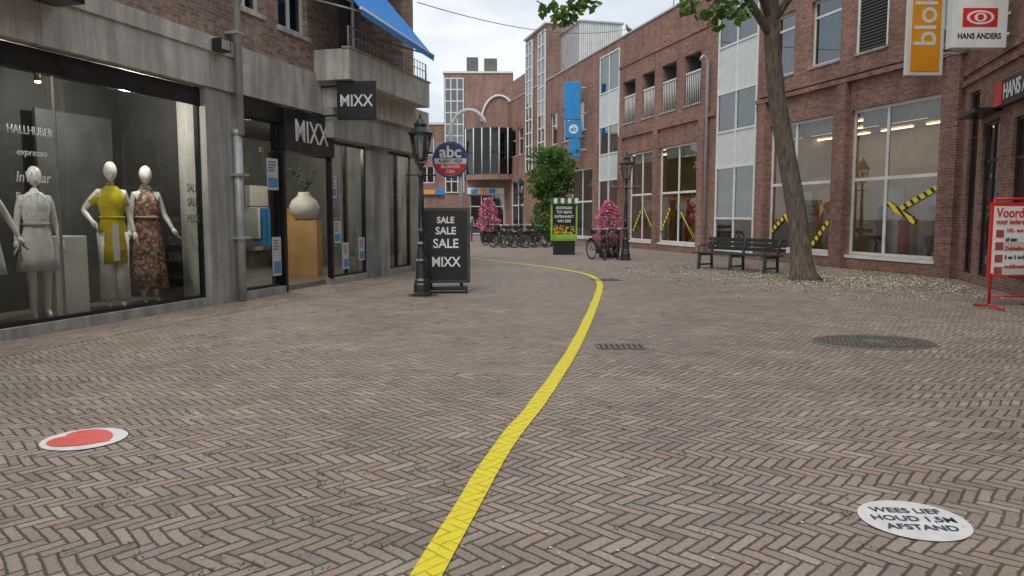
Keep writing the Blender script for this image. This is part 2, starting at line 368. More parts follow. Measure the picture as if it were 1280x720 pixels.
for i in range(200):
    y=U(3,14); x=U(-.6,.65)*y; a=U(0,6.28); w=U(.003,.011); ca,sa=math.cos(a)*w,math.sin(a)*w
    g.face([(x+ca,y+sa,.009),(x-sa,y+ca,.012),(x-ca,y-sa,.009),(x+sa,y-ca,.012)],m_petal)
g.build('fallen_leaves')

# ------------------------------------------------------------------ LEFT BUILDING
LB=empty('brick_shop_building',(-8.71,0,0),math.radians(74.09))
w=MB()
up=[(14.15,14.98,5.18,6.8),(15.5,16.55,5.12,6.8),(11.2,12.4,5.2,6.8),(17.85,21.3,4.5,7.6)]
wall(w,-3,22,4.45,11.5,up,0,.14,m_brickL)
w.face([(22,0,0),(22,12,0),(22,12,11.5),(22,0,11.5)],m_brickL); w.face([(-3,12,0),(-3,0,0),(-3,0,11.5),(-3,12,11.5)],m_brickL)
w.face([(22,12,0),(-3,12,0),(-3,12,11.5),(22,12,11.5)],m_brickL); w.face([(-3,0,11.5),(22,0,11.5),(22,12,11.5),(-3,12,11.5)],m_concD)
w.build('walls',LB)
w=MB()
for o in up[:3]:
    window(w,o[0],o[1],o[2],o[3],.1,[.5],[.72],m_whF,m_glassU,.08); w.box(o[0]-.06,o[1]+.06,-.05,.12,o[2]-.08,o[2]-.002,m_conc)
    w.face([(o[0],.45,o[2]),(o[1],.45,o[2]),(o[1],.45,o[3]),(o[0],.45,o[3])],m_blind)
# recess behind balcony
w.box(17.85,21.3,1.3,1.34,4.5,7.6,m_dk2); w.face([(17.85,.14,4.5),(17.85,.14,7.6),(17.85,1.3,7.6),(17.85,1.3,4.5)],m_brickL); w.face([(21.3,.14,4.5),(21.3,1.3,4.5),(21.3,1.3,7.6),(21.3,.14,7.6)],m_brickL)
w.face([(17.85,.14,7.6),(21.3,.14,7.6),(21.3,1.3,7.6),(17.85,1.3,7.6)],m_concD); w.face([(17.85,0,4.6),(21.3,0,4.6),(21.3,1.3,4.6),(17.85,1.3,4.6)],m_concD)
window(w,18.2,20.9,4.62,7.1,1.2,[.33,.66],[],m_whF,m_glassU,.08)
w.build('upper_windows',LB)
w=MB()
# fascia
w.box(-3,14.2,-.10,.2,3.62,4.2,m_conc); w.box(-3,14.2,-.14,.2,4.2,4.452,m_conc)
w.box(14.2,17.0,-.06,.2,3.64,4.455,m_conc); w.box(17.0,22.02,-.30,.2,3.16,3.78,m_stone); w.box(17.0,22.02,-.42,.2,3.78,4.3,m_conc)
for x in (3.5,6.8,10.1,13.3): w.box(x-.006,x+.006,-.103,-.09,3.63,4.19,m_concD)
for x in (15.4,): w.box(x-.006,x+.006,-.063,-.05,3.65,4.44,m_concD)
# balcony
w.box(16.75,21.1,-.82,0,4.3,4.44,m_conc); w.box(16.75,21.1,-.82,-.70,4.44,4.92,m_conc); w.box(16.75,16.87,-.70,0,4.44,4.92,m_conc); w.box(20.98,21.1,-.70,0,4.44,4.92,m_conc)
w.box(16.72,21.13,-.85,-.67,4.92,4.96,m_stone)
# piers
w.box(13.2,13.72,-.06,.5,0,3.62,m_stone); w.box(13.72,14.15,-.03,.5,0,3.62,m_stone); w.box(19.1,19.5,-.16,.5,0,3.16,m_concD); w.box(19.5,20.07,-.12,.5,0,3.16,m_stone); w.box(21.75,22.01,-.12,.4,0,3.16,m_stone)
w.box(-3,4,-.02,.3,0,3.62,m_stone)
w.build('concrete_trim',LB,bevel=.008)
w=MB()
w.path([(16.85,-.76,5.0),(16.85,-.76,5.38),(21.0,-.76,5.38),(21.0,-.76,5.0)],.025,m_grey,8)
for i in range(24): x=16.95+i*.175; w.tube((x,-.76,4.95),(x,-.76,5.38),.009,m_grey,seg=6)
w.tube((16.85,-.76,5.2),(21,-.76,5.2),.012,m_grey,seg=6); w.build('railing',LB)
# awning
w=MB()
a=[(16.2,-1.38,5.52),(20.0,-1.38,5.36),(20.0,-.02,6.95),(16.2,-.02,7.05)]
w.face(a,m_blue); w.face([(p[0],p[1],p[2]-.02) for p in a][::-1],m_blue)
w.face([(16.2,-1.39,5.52),(16.2,-1.39,5.40),(20.0,-1.39,5.24),(20.0,-1.39,5.36)],m_blue)
w.tube((16.2,-1.38,5.53),(20.0,-1.38,5.37),.03,m_white); w.tube((16.4,0,5.9),(16.4,-1.36,5.5),.02,m_grey); w.tube((19.8,0,5.8),(19.8,-1.36,5.35),.02,m_grey)
w.build('awning',LB)
# drainpipe + fixtures
w=MB(); w.tube((13.95,-.12,0.02),(13.95,-.12,3.0),.075,m_grey,seg=14); w.tube((13.95,-.19,2.9),(13.95,-.19,11.4),.062,m_grey,seg=14); w.lathe([(0,.085),(.08,.085)],m_grey,(13.95,-.12,2.9)); 
for z in (1.1,2.2,4.6,6.2): w.box(13.84,14.06,-.26,0,z,z+.04,m_grey)
w.build('drainpipe',LB)
w=MB(); w.box(13.3,13.55,-.34,-.16,4.2,4.4,m_black); w.tube((13.42,-.1,4.36),(13.42,-.2,4.3),.02,m_black); w.face([(13.28,-.36,4.22),(13.5,-.36,4.22),(13.5,-.36,4.38),(13.28,-.36,4.38)],m_glassP); w.build('floodlight',LB)
w=MB(); w.box(7.0,10.3,-.6,-.14,4.12,4.38,m_blk2); w.box(7.0,10.3,-.16,-.12,4.38,4.6,m_blk2); w.build('shop_canopy',LB,bevel=.01)
# shopfront glazing
w=MB()
def shopwin(x0,x1,z0,z1,cols):
    window(w,x0,x1,z0,z1,.06,cols,[],m_blk2,m_glass,.05,.08)
shopwin(4,13.2,.14,3.6,[.37]); w.box(4,13.2,-.02,.2,0.0,.14,m_stone); w.box(4,13.2,.03,.055,3.30,3.58,m_blk2) 
w.box(10.385,10.395,.055,.1,.2,3.3,m_dk2)
shopwin(14.15,15.5,.14,3.3,[]); w.box(14.15,15.5,-.02,.2,0,.14,m_stone); w.box(14.15,15.54,.0,.2,3.3,3.62,m_blk2)
shopwin(17.4,19.1,.14,3.14,[.45]); w.box(17.4,19.1,-.02,.2,0,.14,m_stone)
shopwin(20.07,21.75,.14,3.14,[.5]); w.box(20.07,21.75,-.02,.2,0,.14,m_stone)
w.box(15.5,15.58,-.02,.3,0,2.75,m_blk2); w.box(17.32,17.4,-.02,.06,0.14,2.75,m_blk2)
w.box(17.0,17.4,-.02,.2,2.75,3.14,m_blk2)
w.build('shopfront',LB)
w=MB(); w.box(15.5,17.38,-.10,.25,2.76,3.6,m_blk2); w.build('fascia_sign',LB,bevel=.01)
text('MIXX',.62,(16.45,-.108,3.17),m_white,LB,sx=.86,bold=.004)
# interior
w=MB(); D=4.6
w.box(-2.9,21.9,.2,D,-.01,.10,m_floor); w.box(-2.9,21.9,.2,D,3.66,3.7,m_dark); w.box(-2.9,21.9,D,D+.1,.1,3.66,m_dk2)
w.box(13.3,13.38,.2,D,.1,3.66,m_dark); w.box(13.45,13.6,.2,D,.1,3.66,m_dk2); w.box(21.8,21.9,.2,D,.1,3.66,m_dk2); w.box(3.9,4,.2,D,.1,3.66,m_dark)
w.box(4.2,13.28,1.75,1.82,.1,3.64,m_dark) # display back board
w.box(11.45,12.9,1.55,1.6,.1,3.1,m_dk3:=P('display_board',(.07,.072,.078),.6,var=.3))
for x in (15.0,16.6,18.3,20.0): w.box(x-.4,x+.4,3.6,3.75,.6,2.3,m_cream)
for i in range(14):
    x=14.6+i*.5; h=U(.6,1.0); w.box(x-.05,x+.05,3.0+U(-.1,.1),3.5,1.7-h,1.7,random.choice([m_cream,m_dark,m_wood,m_panel,m_blueS]))
w.tube((14.4,3.25,1.75),(21.4,3.25,1.75),.015,m_chrome)
for (x,y) in ((10.0,1.0),(11.3,1.3),(14.8,1.2),(16.2,2.0),(18.2,1.6),(19.2,2.6),(17.0,3.2),(20.8,1.2)):
    w.tube((x,y,3.64),(x,y,3.45),.05,m_black); w.lathe([(0,.035),(.02,.04)],m_bulb,(x,y,3.425),seg=10)
w.build('shop_interior',LB)
for (x,y,en) in ((9.4,.45,70),(11.9,.35,100),(16.6,1.5,110),(19.4,1.6,90)):
    l=bpy.data.lights.new('spot_bulb','POINT'); l.energy=en; l.color=(1,.92,.8); l.shadow_soft_size=.08
    o=bpy.data.objects.new('spot_bulb',l); COL.objects.link(o); o.location=(x,y,3.3); o.parent=LB
w=MB(); w.box(10.72,11.28,.55,1.0,.1,1.22,m_white)
w.build('display_plinth',LB,bevel=.01)
# posters
w=MB(); m_pos=P('poster_white',(.6,.62,.63),.5,var=.1); m_posb=P('poster_blue',(.12,.3,.55),.5)
for (x0,x1,z0,z1) in ((15.05,15.42,2.0,2.6),(15.15,15.45,.35,1.1),(17.55,17.85,.9,1.4),(17.45,17.7,1.9,2.4),(18.7,19.0,.45,1.0),(17.9,18.2,.3,.9)):
    w.box(x0,x1,.045,.052,z0,z1,m_pos); w.box(x0+.03,x1-.03,.040,.0445,z0+.05,z0+.05+(z1-z0)*.3,m_posb)
    for k in range(4): w.box(x0+.04,x1-.06-U(0,.08),.040,.0445,z1-.08-k*.055,z1-.06-k*.055,m_dk2)
w.build('posters',LB)
for t,z,sz,sx,sh in (('HALLHUBER',2.56,.15,.80,0),('expresso',2.29,.12,1.0,.3),('InWear',1.98,.19,.85,.2),('Part Two',1.73,.17,.8,0),('& MORE',1.50,.12,.85,0)):
    text(t,sz,(10.0,.048,z),m_white,LB,sx=sx,shear=sh)
for i,(t,z) in enumerate((('SALE',1.95),('SALE',1.72),('MIXX',1.45))): text(t,.2,(12.95,.05,z),m_dk2,LB,sx=.6)  # reflection of the SALE board, painted as dark letters on the glass
# projecting sign
pe=empty('projecting_sign',LP(17.0,-.85,3.9),math.radians(-4))
w=MB(); w.box(-.41,.41,-.05,.05,-.40,.40,m_blk2); w.tube((-.41,0,.3),(-.85,.12,.3),.02,m_black); w.tube((-.41,0,-.3),(-.85,.12,-.3),.02,m_black); w.build('panel',pe,bevel=.012)
text('MIXX',.34,(0,-.055,-.02),m_white,pe,sx=.84,bold=.003)
# vase, plinth, plant
e=empty('plant_vase',LP(18.25,1.2,.1)); w=MB(); w.box(-.34,.34,-.25,.25,0,1.3,m_wood); m_vase=P('vase_clay',(.74,.71,.66),.5)
w.lathe([(1.3,.12),(1.36,.24),(1.48,.33),(1.62,.35),(1.76,.29),(1.88,.15),(1.96,.13)],m_vase,seg=28); w.build('vase',e,bevel=.006)
m_lf=P('leaf_dark',(.035,.075,.02),.6)
w=MB()
for i in range(42):
    a=U(0,6.28); r=U(.05,.34); z=2.05+U(0,.42); cx,cy=r*math.cos(a),r*math.sin(a); s=U(.035,.065)
    w.face([(cx-s,cy,z-s*.4),(cx,cy-s,z),(cx+s,cy,z+s*.5),(cx,cy+s*.6,z+s)],m_lf)
    if i%4==0: w.tube((0,0,1.9),(cx,cy,z),.006,m_lf,seg=5)
w.build('leaves',e)

# ------------------------------------------------------------------ skin figures
def skin(name,verts,edges,rad,mat,parent=None,root=0,sub=2):
    me=bpy.data.meshes.new(name); me.from_pydata([tuple(v) for v in verts],edges,[]); me.materials.append(mat)
    o=bpy.data.objects.new(name,me); COL.objects.link(o)
    if parent: o.parent=parent
    sk=o.modifiers.new('skin','SKIN'); sk.use_smooth_shade=True
    if me.skin_vertices:
        for i,d in enumerate(me.skin_vertices[0].data):
            r=rad[i]; d.radius=(r,r) if not isinstance(r,tuple) else r; d.use_root=(i==root)
    ss=o.modifiers.new('sub','SUBSURF'); ss.levels=sub; ss.render_levels=sub
    return o
def head(mb,c,m,s=1.,hair=None):
    b=len(mb.v); nr,ns=14,18; mi=mb.k(m)
    for i in range(nr+1):
        th=math.pi*i/nr
        for j in range(ns):
            ph=2*math.pi*j/ns
            x=math.sin(th)*math.cos(ph); y=math.sin(th)*math.sin(ph); z=math.cos(th)
            taper=1-.28*max(0,-z)
            X=x*.074*taper; Y=y*.092*(1-.12*max(0,-z))-.01*max(0,-z)*(1); Z=z*.118
            if y<-.5 and -.35<z<.1 and abs(x)<.22: Y-=.017*(1-abs(x)/.22)*(1-abs(z+.15)/.25 if abs(z+.15)<.25 else 0)
            if y<-.5 and .02<z<.25 and .2<abs(x)<.6: Y+=.008
            if y<-.5 and -.62<z<-.42 and abs(x)<.3: Y-=.006
            mb.v.append((c[0]+X*s,c[1]+Y*s,c[2]+Z*s))
    for i in range(nr):
        for j in range(ns):
            j2=(j+1)%ns; mb.f.append((b+i*ns+j,b+(i+1)*ns+j,b+(i+1)*ns+j2,b+i*ns+j2)); mb.mi.append(mi); mb.sm.append(True)
def hand(mb,w,d,m,side=1):
    w=Vector(w); d=Vector(d).normalized(); sd=Vector((0,1,0)); sd=(sd-d*sd.dot(d)).normalized(); n=d.cross(sd)
    mb.path([w-d*.02,w+d*.03,w+d*.085],[.022,.032,.03],m,8)
    for i,l in enumerate((.075,.085,.08,.062)):
        o=w+d*.075+sd*(-.024+.016*i); mb.path([o,o+d*l*.5+n*.004*side,o+d*l+n*.018*side],[.009,.008,.006],m,6)
    o=w+d*.02-sd*.028; mb.path([o,o+d*.035-sd*.02,o+d*.07-sd*.022],[.011,.010,.007],m,6)
m_belt=P('belt_fabric',(.5,.42,.3),.8)
def mannequin(loc,rz,k,dress,armL,armR,matD,matP=None):
    e=empty('mannequin',loc,rz,k)
    V=[(0,0,.95),(0,0,1.08),(0,.0,1.2),(0,0,1.36),(0,.01,1.48),(0,0,1.58),
       (.095,0,.88),(.085,-.01,.5),(.075,.01,.09),(.08,-.1,.03),(-.095,0,.88),(-.085,-.02,.5),(-.08,.0,.09),(-.09,-.11,.03),
       (.15,0,1.44)]+[tuple(p) for p in armR]+[(-.15,0,1.44)]+[tuple(p) for p in armL]
    Ra=[.13,.105,.10,.125,.06,.045,.088,.055,.033,.026,.088,.055,.033,.026,.052,.038,.026,.052,.038,.026]
    E=[(0,1),(1,2),(2,3),(3,4),(4,5),(0,6),(6,7),(7,8),(8,9),(0,10),(10,11),(11,12),(12,13),(3,14),(14,15),(15,16),(3,17),(17,18),(18,19)]
    skin('body',V,E,Ra,m_manq,e)
    mb=MB(); head(mb,(0,-.015,1.70),m_manq,1.05)
    mb.lathe([(0,.14),(.012,.14)],m_panel,(0,-.02,-.01),seg=24)
    for arm,sgn in ((armR,1),(armL,-1)):
        hand(mb,arm[1],Vector(arm[1])-Vector(arm[0]),m_manq,sgn)
    mb.build('head_and_hands',e)
    mb=MB(); mb.lathe(dress[0],matD,seg=60,rip=dress[1],nr=9)
    for arm,sgn in ((armR,1),(armL,-1)):
        sh=Vector((.115*sgn,0,1.44)); el=Vector(arm[0]); f=dress[2]; mb.path([sh,sh.lerp(el,.3),sh.lerp(el,f)],[.052,.055,.052],matD,14)
    if dress[3]: mb.lathe([(dress[3],(.150,.118)),(dress[3]+.03,(.150,.118))],m_belt if matD!=m_ylw else m_ylw,seg=30)
    mb.build('dress',e)
    if matP:
        mb=MB()
        for sx_ in (1,-1): mb.path([(sx_*.085,0,.95),(sx_*.085,-.01,.5),(sx_*.085,0,.12)],[.10,.085,.095],matP,16)
        mb.box(-.035,.035,-.165,-.12,.6,1.05,matP)
        mb.build('trousers',e)
    return e
m_whd=P('cotton_white',(.74,.75,.76),.9,var=.15,sc=12); m_ylw=P('mustard_fabric',(.62,.50,.02),.85,var=.3,sc=9)
mf,nt,out=newmat('floral_fabric'); v=OBJ(nt); vo=nt.nodes.new('ShaderNodeTexVoronoi'); vo.inputs['Scale'].default_value=34; nt.links.new(v,vo.inputs['Vector'])
cr=nt.nodes.new('ShaderNodeValToRGB'); sp=nt.nodes.new('ShaderNodeSeparateXYZ'); nt.links.new(vo.outputs['Color'],sp.inputs[0]); nt.links.new(sp.outputs[0],cr.inputs[0]); cr.color_ramp.interpolation='CONSTANT'
cs=[(0,(.14,.06,.05)),(.25,(.42,.28,.22)),(.45,(.30,.10,.08)),(.6,(.10,.10,.07)),(.75,(.36,.17,.12)),(.9,(.55,.45,.35))]
while len(cr.color_ramp.elements)<len(cs): cr.color_ramp.elements.new(.5)
for i,(p,c_) in enumerate(cs): cr.color_ramp.elements[i].position=p; cr.color_ramp.elements[i].color=c4(c_)
BSDF(nt,out,cr.outputs[0],.85); m_flor=mf
dr_short=[(.58,(.225,.175)),(.72,(.205,.16)),(.95,(.17,.13)),(1.08,(.138,.105)),(1.14,(.13,.098)),(1.22,(.14,.11)),(1.34,(.165,.125)),(1.43,(.15,.10)),(1.48,(.11,.075)),(1.52,(.062,.058))]
dr_tun=[(.56,(.17,.135)),(.75,(.172,.135)),(.95,(.165,.125)),(1.08,(.14,.108)),(1.14,(.128,.10)),(1.22,(.14,.108)),(1.34,(.165,.12)),(1.43,(.15,.095)),(1.48,(.11,.075)),(1.52,(.062,.055))]
dr_long=[(.2,(.25,.19)),(.45,(.225,.17)),(.7,(.20,.155)),(.95,(.175,.13)),(1.1,(.14,.105)),(1.2,(.142,.108)),(1.34,(.165,.125)),(1.42,(.14,.095)),(1.46,(.10,.07)),(1.5,(.06,.055))]
dn=([(.2,.01,1.16),(.24,-.05,.93)],[(-.2,.01,1.16),(-.23,-.05,.93)])
mannequin(LP(10.52,.62,.11),math.radians(48),1.13,(dr_short,.03,.35,1.12),dn[1],dn[0],m_whd)
mannequin(LP(11.82,.60,.11),math.radians(40),1.21,(dr_tun,.02,.6,1.12),[(-.31,.04,1.22),(-.24,-.1,1.08)],dn[0],m_ylw,m_whd)
mannequin(LP(12.48,.55,.11),math.radians(44),1.20,(dr_long,.035,.12,1.13),[(-.2,.0,1.17),(-.25,-.08,.95)],[(.22,.0,1.18),(.30,-.1,.98)],m_flor)
mannequin(LP(9.72,.62,.11),math.radians(52),1.13,(dr_short,.03,.35,1.12),[(-.22,.01,1.16),(-.24,-.05,.93)],[(.28,.01,1.2),(.36,-.05,.98)],m_whd)

# ------------------------------------------------------------------ RIGHT BUILDING (department store row)
RB=empty('brick_store_building',(-.33,60,0),math.radians(-75.26))
low=[(23.6,26.3,.35,4.5),(26.9,30.3,.35,4.5),(31.85,34.5,.2,9.6),(35.3,38.5,.4,4.5),(39.3,42.5,.4,4.5),(19.65,22.3,.2,9.8),(11,14,.3,4.2),(15,18.6,.3,4.2),(1,4.6,.3,4.2)]
upw=[(22.75,24.2,6,8),(25.0,26.3,6,8),(27,28.4,6,8),(29.1,30.5,6,8),(35.4,36.5,6.05,8),(37.3,38.7,6.05,8),(39.4,40.6,6.05,8),(41.4,42.6,6.05,8),(11,12.4,6,8),(13.4,14.8,6,8),(15.8,17.2,6,8),(1,2.4,6,8),(3,4.4,6,8)]
w=MB(); wall(w,0,43.25,0,10.2,low+upw,0,.2,m_brickR)
w.face([(43.25,0,0),(43.25,14,0),(43.25,14,10.2),(43.25,0,10.2)],m_brickR); w.face([(0,14,0),(0,0,0),(0,0,10.2),(0,14,10.2)],m_brickR); w.face([(43.25,14,0),(0,14,0),(0,14,10.2),(43.25,14,10.2)],m_brickR)
w.face([(0,.3,10.0),(43.25,.3,10.0),(43.25,14,10.0),(0,14,10.0)],m_concD)
w.box(0,43.27,-.05,.3,10.203,10.28,m_grey)
for x in (22.42,26.45,30.6,34.75,38.78,42.72,19.2):
    w.box(x,x+.42,-.12,-.002,0,5.3,m_brickR)
w.box(22.3,31.7,-.10,-.003,5.3,5.43,m_brickR); w.box(34.6,43.25,-.14,-.003,5.3,5.43,m_brickR); w.box(34.6,43.25,-.07,-.003,5.5,5.6,m_brickR)
w.box(22.3,31.7,-.05,-.003,8.75,8.85,m_brickR); w.box(34.6,43.25,-.05,-.003,8.75,8.85,m_brickR)
w.build('walls',RB)
w=MB()
for i,o in enumerate(upw):
    x0,x1,z0,z1=o; w.box(x0-.05,x1+.05,-.04,.15,z0-.07,z0-.002,m_stone)
    if i<4:
        w.face([(x0,1.0,z0),(x1,1.0,z0),(x1,1.0,z1),(x0,1.0,z1)],m_dk2)
        w.face([(x0,.2,z0),(x0,.2,z1),(x0,1,z1),(x0,1,z0)],m_dk2); w.face([(x1,.2,z0),(x1,1,z0),(x1,1,z1),(x1,.2,z1)],m_dk2); w.face([(x0,.2,z1),(x1,.2,z1),(x1,1,z1),(x0,1,z1)],m_dk2); w.face([(x0,.2,z0),(x0,1,z0),(x1,1,z0),(x1,.2,z0)],m_concD)
        n=9
        for k in range(n): x=x0+(x1-x0)*(k+.5)/n; w.tube((x,.08,z0),(x,.08,z0+1.25),.018,m_whF,seg=6)
        w.box(x0,x1,.05,.11,z0+1.25,z0+1.31,m_whF)
    elif i==6:
        w.box(x0,x1,.06,.1,z0,z1,m_dark)
        for k in range(22): w.box(x0+.06,x1-.06,.03,.075,z0+.05+k*.088,z0+.09+k*.088,m_iron)
        w.box(x0,x0+.06,.0,.08,z0,z1,m_whF); w.box(x1-.06,x1,.0,.08,z0,z1,m_whF)
    else:
        window(w,x0,x1,z0,z1,.12,[],[.75] if i<8 else [.6],m_whF,m_glassU,.07)
        w.face([(x0,.5,z0),(x1,.5,z0),(x1,.5,z1),(x0,.5,z1)],m_blind if i%2 else m_cream)
for i,o in enumerate(low):
    x0,x1,z0,z1=o
    if z1>9:
        rows=[.13,.33,.47,.62,.8]
        window(w,x0,x1,z0,z1,-.04,[.5],rows,m_whF,m_glassU,.07,.1)
        H=z1-z0
        for (a,b,mm) in ((.33,.47,m_panel),(.62,.8,m_panel)):
            w.box(x0+.07,x1-.07,.0,.03,z0+H*a,z0+H*b,mm)
        w.face([(x0,.35,z0+H*.47),(x1,.35,z0+H*.47),(x1,.35,z1),(x0,.35,z1)],m_blind)
    else:
        window(w,x0,x1,z0,z1,.1,[.42] if i in(3,4) else [.5],[.52],m_whF,m_glassR,.09); w.box(x0-.04,x1+.04,-.03,.12,z0-.09,z0-.002,m_whF)
w.build('windows',RB)
# interior
w=MB()
w.box(.1,43.1,.25,6,-.01,.12,m_floor); w.box(.1,43.1,.32,6,4.62,4.7,m_cream); w.box(.1,43.1,6,6.1,.12,4.62,m_cream)
for x in (10.3,19.3,31.0): w.box(x-.05,x+.05,.3,6,.12,4.62,m_cream)
for i,y in enumerate((.9,2.2,3.6,5.0)):
    for k in range(10): w.box(22+k*2.1,23.5+k*2.1,y,y+.05,4.54,4.58,m_tube)
for (x0,x1) in ((23.6,26.2),(27,30.2),(35.4,38.4),(39.4,42.4)):
    w.box(x0+.1,x0+(x1-x0)*.40,.75,.80,.12,2.3,m_white); w.box(x0+(x1-x0)*.52,x1-.15,.95,1.0,.12,2.4,m_white)
    w.box(x0+.02,x1,.30,.33,4.0,4.45,m_blind)
    for k in range(3):
        xx=x0+(x1-x0)*(.2+.3*k); w.lathe([(.12,.13),(.6,.15),(.95,.16),(1.1,.12),(1.35,.17),(1.45,.13),(1.5,.05),(1.56,.05),(1.6,.085),(1.72,.09),(1.8,.04)],random.choice([m_dk2,m_posb,m_whd,m_red,m_cream]),(xx,.55,0),seg=12)
for i in range(60):
    x=U(20,42.8); y=U(1.5,5.5); h=U(.9,1.9); w.box(x,x+U(.3,.8),y,y+.4,.12,h,random.choice([m_dk2,m_panel,m_wood,m_cream,m_posb,m_red,m_dark,m_orange]))
w.box(40.6,42.45,.42,.45,2.55,2.78,m_orange); w.box(36.9,38.45,.42,.45,2.5,2.72,m_orange); w.box(32,34.4,.5,.53,2.2,2.4,m_orange); w.box(28.8,30.2,.4,.43,1.2,2.2,m_red)
w.box(24,26.2,.42,.45,2.3,2.45,m_orange); w.box(27.2,28.6,.42,.45,2.2,2.35,m_orange)
w.box(32,34.4,.5,.53,.6,2.0,m_cream); w.box(37.4,38.2,.4,.43,1.7,2.3,m_orange)
w.build('store_interior',RB)
# hazard tape on glass
m_t,nt,out=newmat('hazard_tape'); v=OBJ(nt); s=nt.nodes.new('ShaderNodeSeparateXYZ'); nt.links.new(v,s.inputs[0])
fr=MA(nt,'FRACT',MA(nt,'MULTIPLY',MA(nt,'ADD',s.outputs[0],s.outputs[2]),3.2)); col=MIX(nt,MA(nt,'LESS_THAN',fr,.40),(.85,.70,.02),(.02,.02,.02)); BSDF(nt,out,col,.5)
w=MB()
def tape(x0,z0,x1,z1,wd=.07):
    d=Vector((x1-x0,0,z1-z0)).normalized(); n=Vector((-d.z,0,d.x))*wd; y=.085-.0005*(len(w.f)); 
    w.face([(x0-n.x,y,z0-n.z),(x0+n.x,y,z0+n.z),(x1+n.x,y,z1+n.z),(x1-n.x,y,z1-n.z)],m_t)
tape(40.75,1.85,41.75,1.35);tape(41.0,1.6,42.4,2.2);tape(36.2,1.5,37.3,.6);tape(35.45,1.0,36.6,1.8);tape(37.6,.6,38.4,1.4);tape(27.0,.8,27.9,1.9);tape(28.9,1.7,30.1,.6);tape(33.3,.6,34.2,2.2);tape(32.0,1.1,33.0,2.3);tape(24,.8,24.9,1.8);tape(25.1,1.9,26.1,.9)
w.build('hazard_tape',RB)
# drainpipe
w=MB(); w.path([(31.2,-.1,.05),(31.2,-.1,7.3),(31.2,-.18,7.55),(31.2,-.32,7.6),(31.2,-.42,7.45)],.06,m_grey,12); w.build('drainpipe',RB)
# tower
w=MB(); wall(w,5.2,10.3,10.2,13.8,[(5.6,7.0,10.3,13.4),(8.6,9.9,10.3,13.4)],-.02,.12,m_brickF)
w.face([(10.3,-.02,10.0),(10.3,4,10.0),(10.3,4,13.8),(10.3,-.02,13.8)],m_brickF); w.face([(5.2,4,10),(5.2,0,10),(5.2,0,13.8),(5.2,4,13.8)],m_brickF); w.face([(10.3,4,10),(5.2,4,10),(5.2,4,13.8),(10.3,4,13.8)],m_brickF); w.face([(5.2,0,13.78),(10.3,0,13.78),(10.3,4,13.78),(5.2,4,13.78)],m_concD)
for x0,x1 in ((5.5,7.1),(8.5,10.1)):
    window(w,x0,x1,4.6,13.5,-.14,[.5],[.1,.2,.3,.4,.5,.6,.7,.8,.9],m_whF,m_glassU,.08,.1); w.face([(x0,-.03,4.6),(x1,-.03,4.6),(x1,-.03,13.5),(x0,-.03,13.5)],m_panel)
w.box(5.1,10.4,-.2,4.05,13.8,13.9,m_whF)
w.build('stair_tower',RB)
w=MB(); w.box(9.8,13.9,.9,3.6,10.0,13.1,m_white)
for i in range(20): w.box(13.9,13.93,.95+i*.135,1.0+i*.135,10.0,13.08,m_grey)
for i in range(26): w.box(10.4+i*.135,10.45+i*.135,.87,.9,10.2,13.08,m_grey)
w.box(9.7,14.0,.8,3.7,13.1,13.2,m_grey); w.build('roof_plant_room',RB)
w=MB(); w.box(29.6,31.0,2,3,10.2,11.4,m_grey); w.tube((26,1,10.2),(26,1,12),.03,m_grey); w.build('roof_units',RB)
# blue signs on building
se=empty('hanging_sign',(2.9,43.0,0)); w=MB(); w.box(0,.9,-.1,.1,6.85,8.9,m_blueS); w.tube((.9,0,8.6),(1.5,0,8.6),.04,m_grey); w.tube((.9,0,7.2),(1.6,0,7.2),.04,m_grey)
w.box(.05,.98,-.12,.08,5.85,6.78,m_blueS); w.box(.28,.92,-.1,.1,4.8,5.75,m_blueS); w.tube((.95,0,6.3),(1.6,0,6.3),.04,m_grey); w.tube((.9,0,5.2),(1.6,0,5.2),.04,m_grey); w.build('panels',se,bevel=.02)
w=MB(); w.lathe([(0,.26),(.02,.26)],m_white,(0,0,0),seg=20); o=w.build('logo_disc',se,(.52,-.125,6.32)); o.rotation_euler=(math.pi/2,0,0)
text('ah',.34,(.52,-.15,6.32),m_blueS,se,bold=.01)

# ------------------------------------------------------------------ corner building right
HB=empty('brick_corner_building',(10.66,18.2,0),math.radians(-106.17))
w=MB(); ops=[(.45,1.15,.2,4.3),(1.5,2.6,.2,3.5),(3.4,8.5,.3,3.4),(3.6,5.0,6,8),(6.2,7.6,6,8)]
wall(w,0,26,0,10.8,ops,0,.18,m_brickR); w.face([(0,10,0),(0,0,0),(0,0,10.8),(0,10,10.8)],m_brickR); w.face([(26,0,0),(26,10,0),(26,10,10.8),(26,0,10.8)],m_brickR); w.face([(0,0,10.8),(26,0,10.8),(26,10,10.8),(0,10,10.8)],m_concD); w.face([(26,10,0),(0,10,0),(0,10,10.8),(26,10,10.8)],m_brickR)
w.box(0,26,-.08,-.002,4.5,4.62,m_brickR); w.box(0,26,-.06,-.002,4.75,4.85,m_brickR); w.build('walls',HB)
w=MB()
for i,o in enumerate(ops):
    window(w,o[0],o[1],o[2],o[3],.06,[.5] if i else [],[.75] if i<3 else [],m_blk2 if i<3 else m_whF,m_glassU if i!=2 else m_glass,.06)
    w.face([(o[0],.6,o[2]),(o[1],.6,o[2]),(o[1],.6,o[3]),(o[0],.6,o[3])],m_dk2 if i!=2 else m_cream)
w.box(2.75,9,-.16,-.01,3.66,4.16,m_blk2); w.box(2.75,3.15,-.18,-.16,3.68,4.14,m_red)
w.box(1.3,2.7,-.5,-.01,3.62,3.7,m_blk2); w.build('windows',HB)
text('HANS ANDERS',.42,(3.25,-.17,3.9),m_white,HB,sx=.85,al='LEFT',bold=.006)
